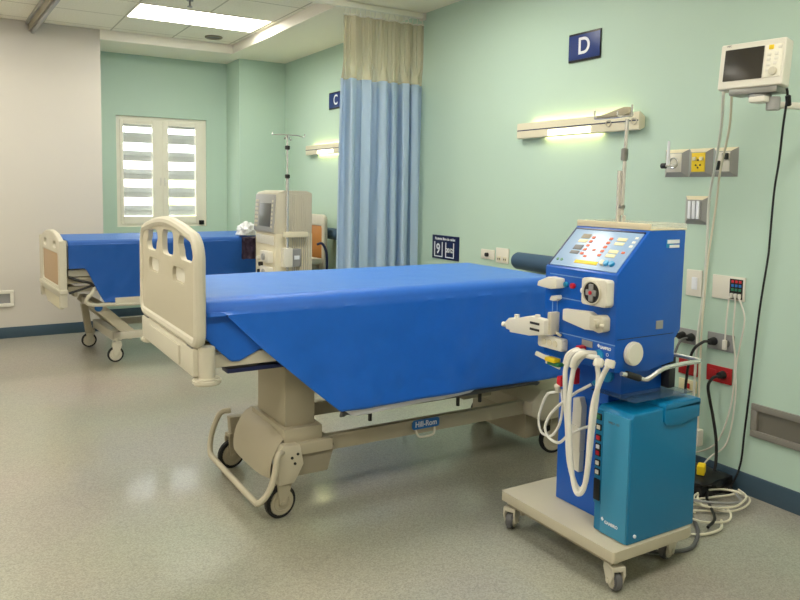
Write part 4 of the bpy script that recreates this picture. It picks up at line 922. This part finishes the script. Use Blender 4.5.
hose([(2.24, 2.338, .76), (2.23, 2.36, .725), (2.24, 2.42, .70), (2.25, 2.466, .636), (2.25, 2.485, .57), (2.25, 2.47, .515), (2.25, 2.43, .505), (2.25, 2.39, .52), (2.25, 2.35, .58), (2.25, 2.335, .66), (2.245, 2.34, .74)], .006)
hose([(2.28, 2.20, .79), (2.26, 2.23, .765), (2.25, 2.257, .745), (2.24, 2.332, .68), (2.24, 2.40, .61), (2.24, 2.43, .545), (2.24, 2.405, .505), (2.24, 2.342, .50), (2.25, 2.30, .54), (2.27, 2.25, .58), (2.35, 2.23, .60)], .0065)
MB().cyl((2.22, 2.34, .76), (2.235, 2.35, .73), .013, n=12).build('connector', 'wp', md)
MB().prism([(2.35, .69), (2.352, .46), (2.30, .455), (2.295, .66), (2.31, .70)], 'x', 2.325, 2.36, .006).box(2.318, 2.33, 2.30, 2.345, .56, .57, .001).build('filter_holder', 'wp', md)
MB().prism([(2.365, .36), (2.36, .62), (2.352, .62), (2.355, .36)], 'x', 2.335, 2.36, .002).prism([(2.352, .365), (2.35, .46), (2.302, .455), (2.305, .36)], 'x', 2.33, 2.36, .005).build('filter_tail', 'wp', md)
MB().cyl((2.29, 2.20, .79), (2.35, 2.185, .83), .010, n=12).cyl((2.335, 2.17, .83), (2.35, 2.17, .83), .03, n=20).build('blue_inlet', 'sky_blue', md, 'light blue inlet fitting')
MB().text('2', .022, face_x(2.3495, 2.18, .848), bold=.0008).build('lettering', 'sign_white', md)
# side face (-y at 2.05)
MB().box(2.532, 2.575, 2.0485, 2.051, 1.375, 1.41, .0005).build('sticker', 'sky_blue', md, 'light blue and white sticker')
MB().box(2.536, 2.612, 2.0475, 2.051, 1.392, 1.408, .0005).box(2.55, 2.612, 2.0475, 2.051, 1.374, 1.386, .0005).build('sticker_text', 'sign_white', md)
MB().box(2.488, 2.53, 2.0475, 2.051, 1.035, 1.07, .0005).build('data_plate', 'grey', md)
MB().cyl((2.345, 2.025, .948), (2.345, 2.05, .948), .049, n=32, bev=.005).build('side_dial', 'wp', md)
MB().box(2.262, 2.60, 2.0492, 2.051, 1.008, 1.011).build('side_seam', 'sign_navy', md)
# tray on top
trm = MB().box(2.432, 2.66, 2.05, 2.47, 1.448, 1.454, .002)
trm.build('top_tray', 'tray', md)
MB().box(2.432, 2.437, 2.05, 2.47, 1.454, 1.476, .002).build('tray_front', 'tray', md)
MB().box(2.655, 2.66, 2.05, 2.47, 1.454, 1.476, .002).box(2.437, 2.655, 2.05, 2.055, 1.454, 1.476, .002).box(2.437, 2.655, 2.465, 2.47, 1.454, 1.476, .002).build('tray_rim', 'acrylic', md)
# chrome handle rail and smoked shelf
MB().tube([(2.27, 2.03, .875), (2.33, 2.02, .862), (2.375, 2.01, .845), (2.40, 2.0, .848), (2.45, 1.99, .875), (2.50, 1.99, .885), (2.62, 2.0, .885), (2.74, 2.02, .878), (2.76, 2.06, .877), (2.74, 2.20, .875), (2.60, 2.22, .872)], .0095, 10).build('handle_rail', 'steel', md)
MB().cyl((2.295, 2.026, .872), (2.36, 2.014, .850), .014, n=14).build('rail_grip', 'dark', md)
MB().box(2.30, 2.66, 1.985, 2.22, .760, .764, .001).build('clear_shelf', 'smoke', md)
MB().box(2.60, 2.64, 2.06, 2.12, .766, .90, .004).build('rear_bracket', 'dark', md)
# iv pole
px_, py_ = 2.58, 2.36
pole = MB().cyl((px_, py_, 1.454), (px_, py_, 1.70), .013).cyl((px_+.005, py_-.028, 1.454), (px_+.005, py_-.028, 1.50), .009).cyl((px_, py_-.02, 1.50), (px_, py_-.025, 1.78), .0085).cyl((px_, py_-.022, 1.70), (px_, py_-.03, 1.93), .0085).build('iv_pole', 'steel', md)
MB().cyl((px_, py_-.02, 1.745), (px_, py_-.022, 1.80), .016, n=14, bev=.003).cyl((px_, py_-.018, 1.53), (px_, py_-.018, 1.545), .014, n=12).build('pole_collar', 'steel_dull', pole)
MB().prism([(2.52, 1.948), (2.345, 1.985), (2.315, 1.982), (2.312, 1.955), (2.35, 1.945)], 'x', px_-.012, px_+.012, .003).build('hook_plate', 'tan', pole)
hk = MB(); hk.tube([(px_, 2.53, 1.982), (px_, 2.528, 1.955), (px_, 2.51, 1.944), (px_, 2.34, 1.944), (px_, 2.31, 1.955), (px_, 2.305, 1.992)], .0045, 8)
hk.tube([(px_-.03, 2.36, 1.965), (px_-.028, 2.36, 1.945), (px_, 2.345, 1.945), (px_+.028, 2.33, 1.945), (px_+.03, 2.33, 1.965)], .0045, 8); hk.build('hook', 'steel', pole)
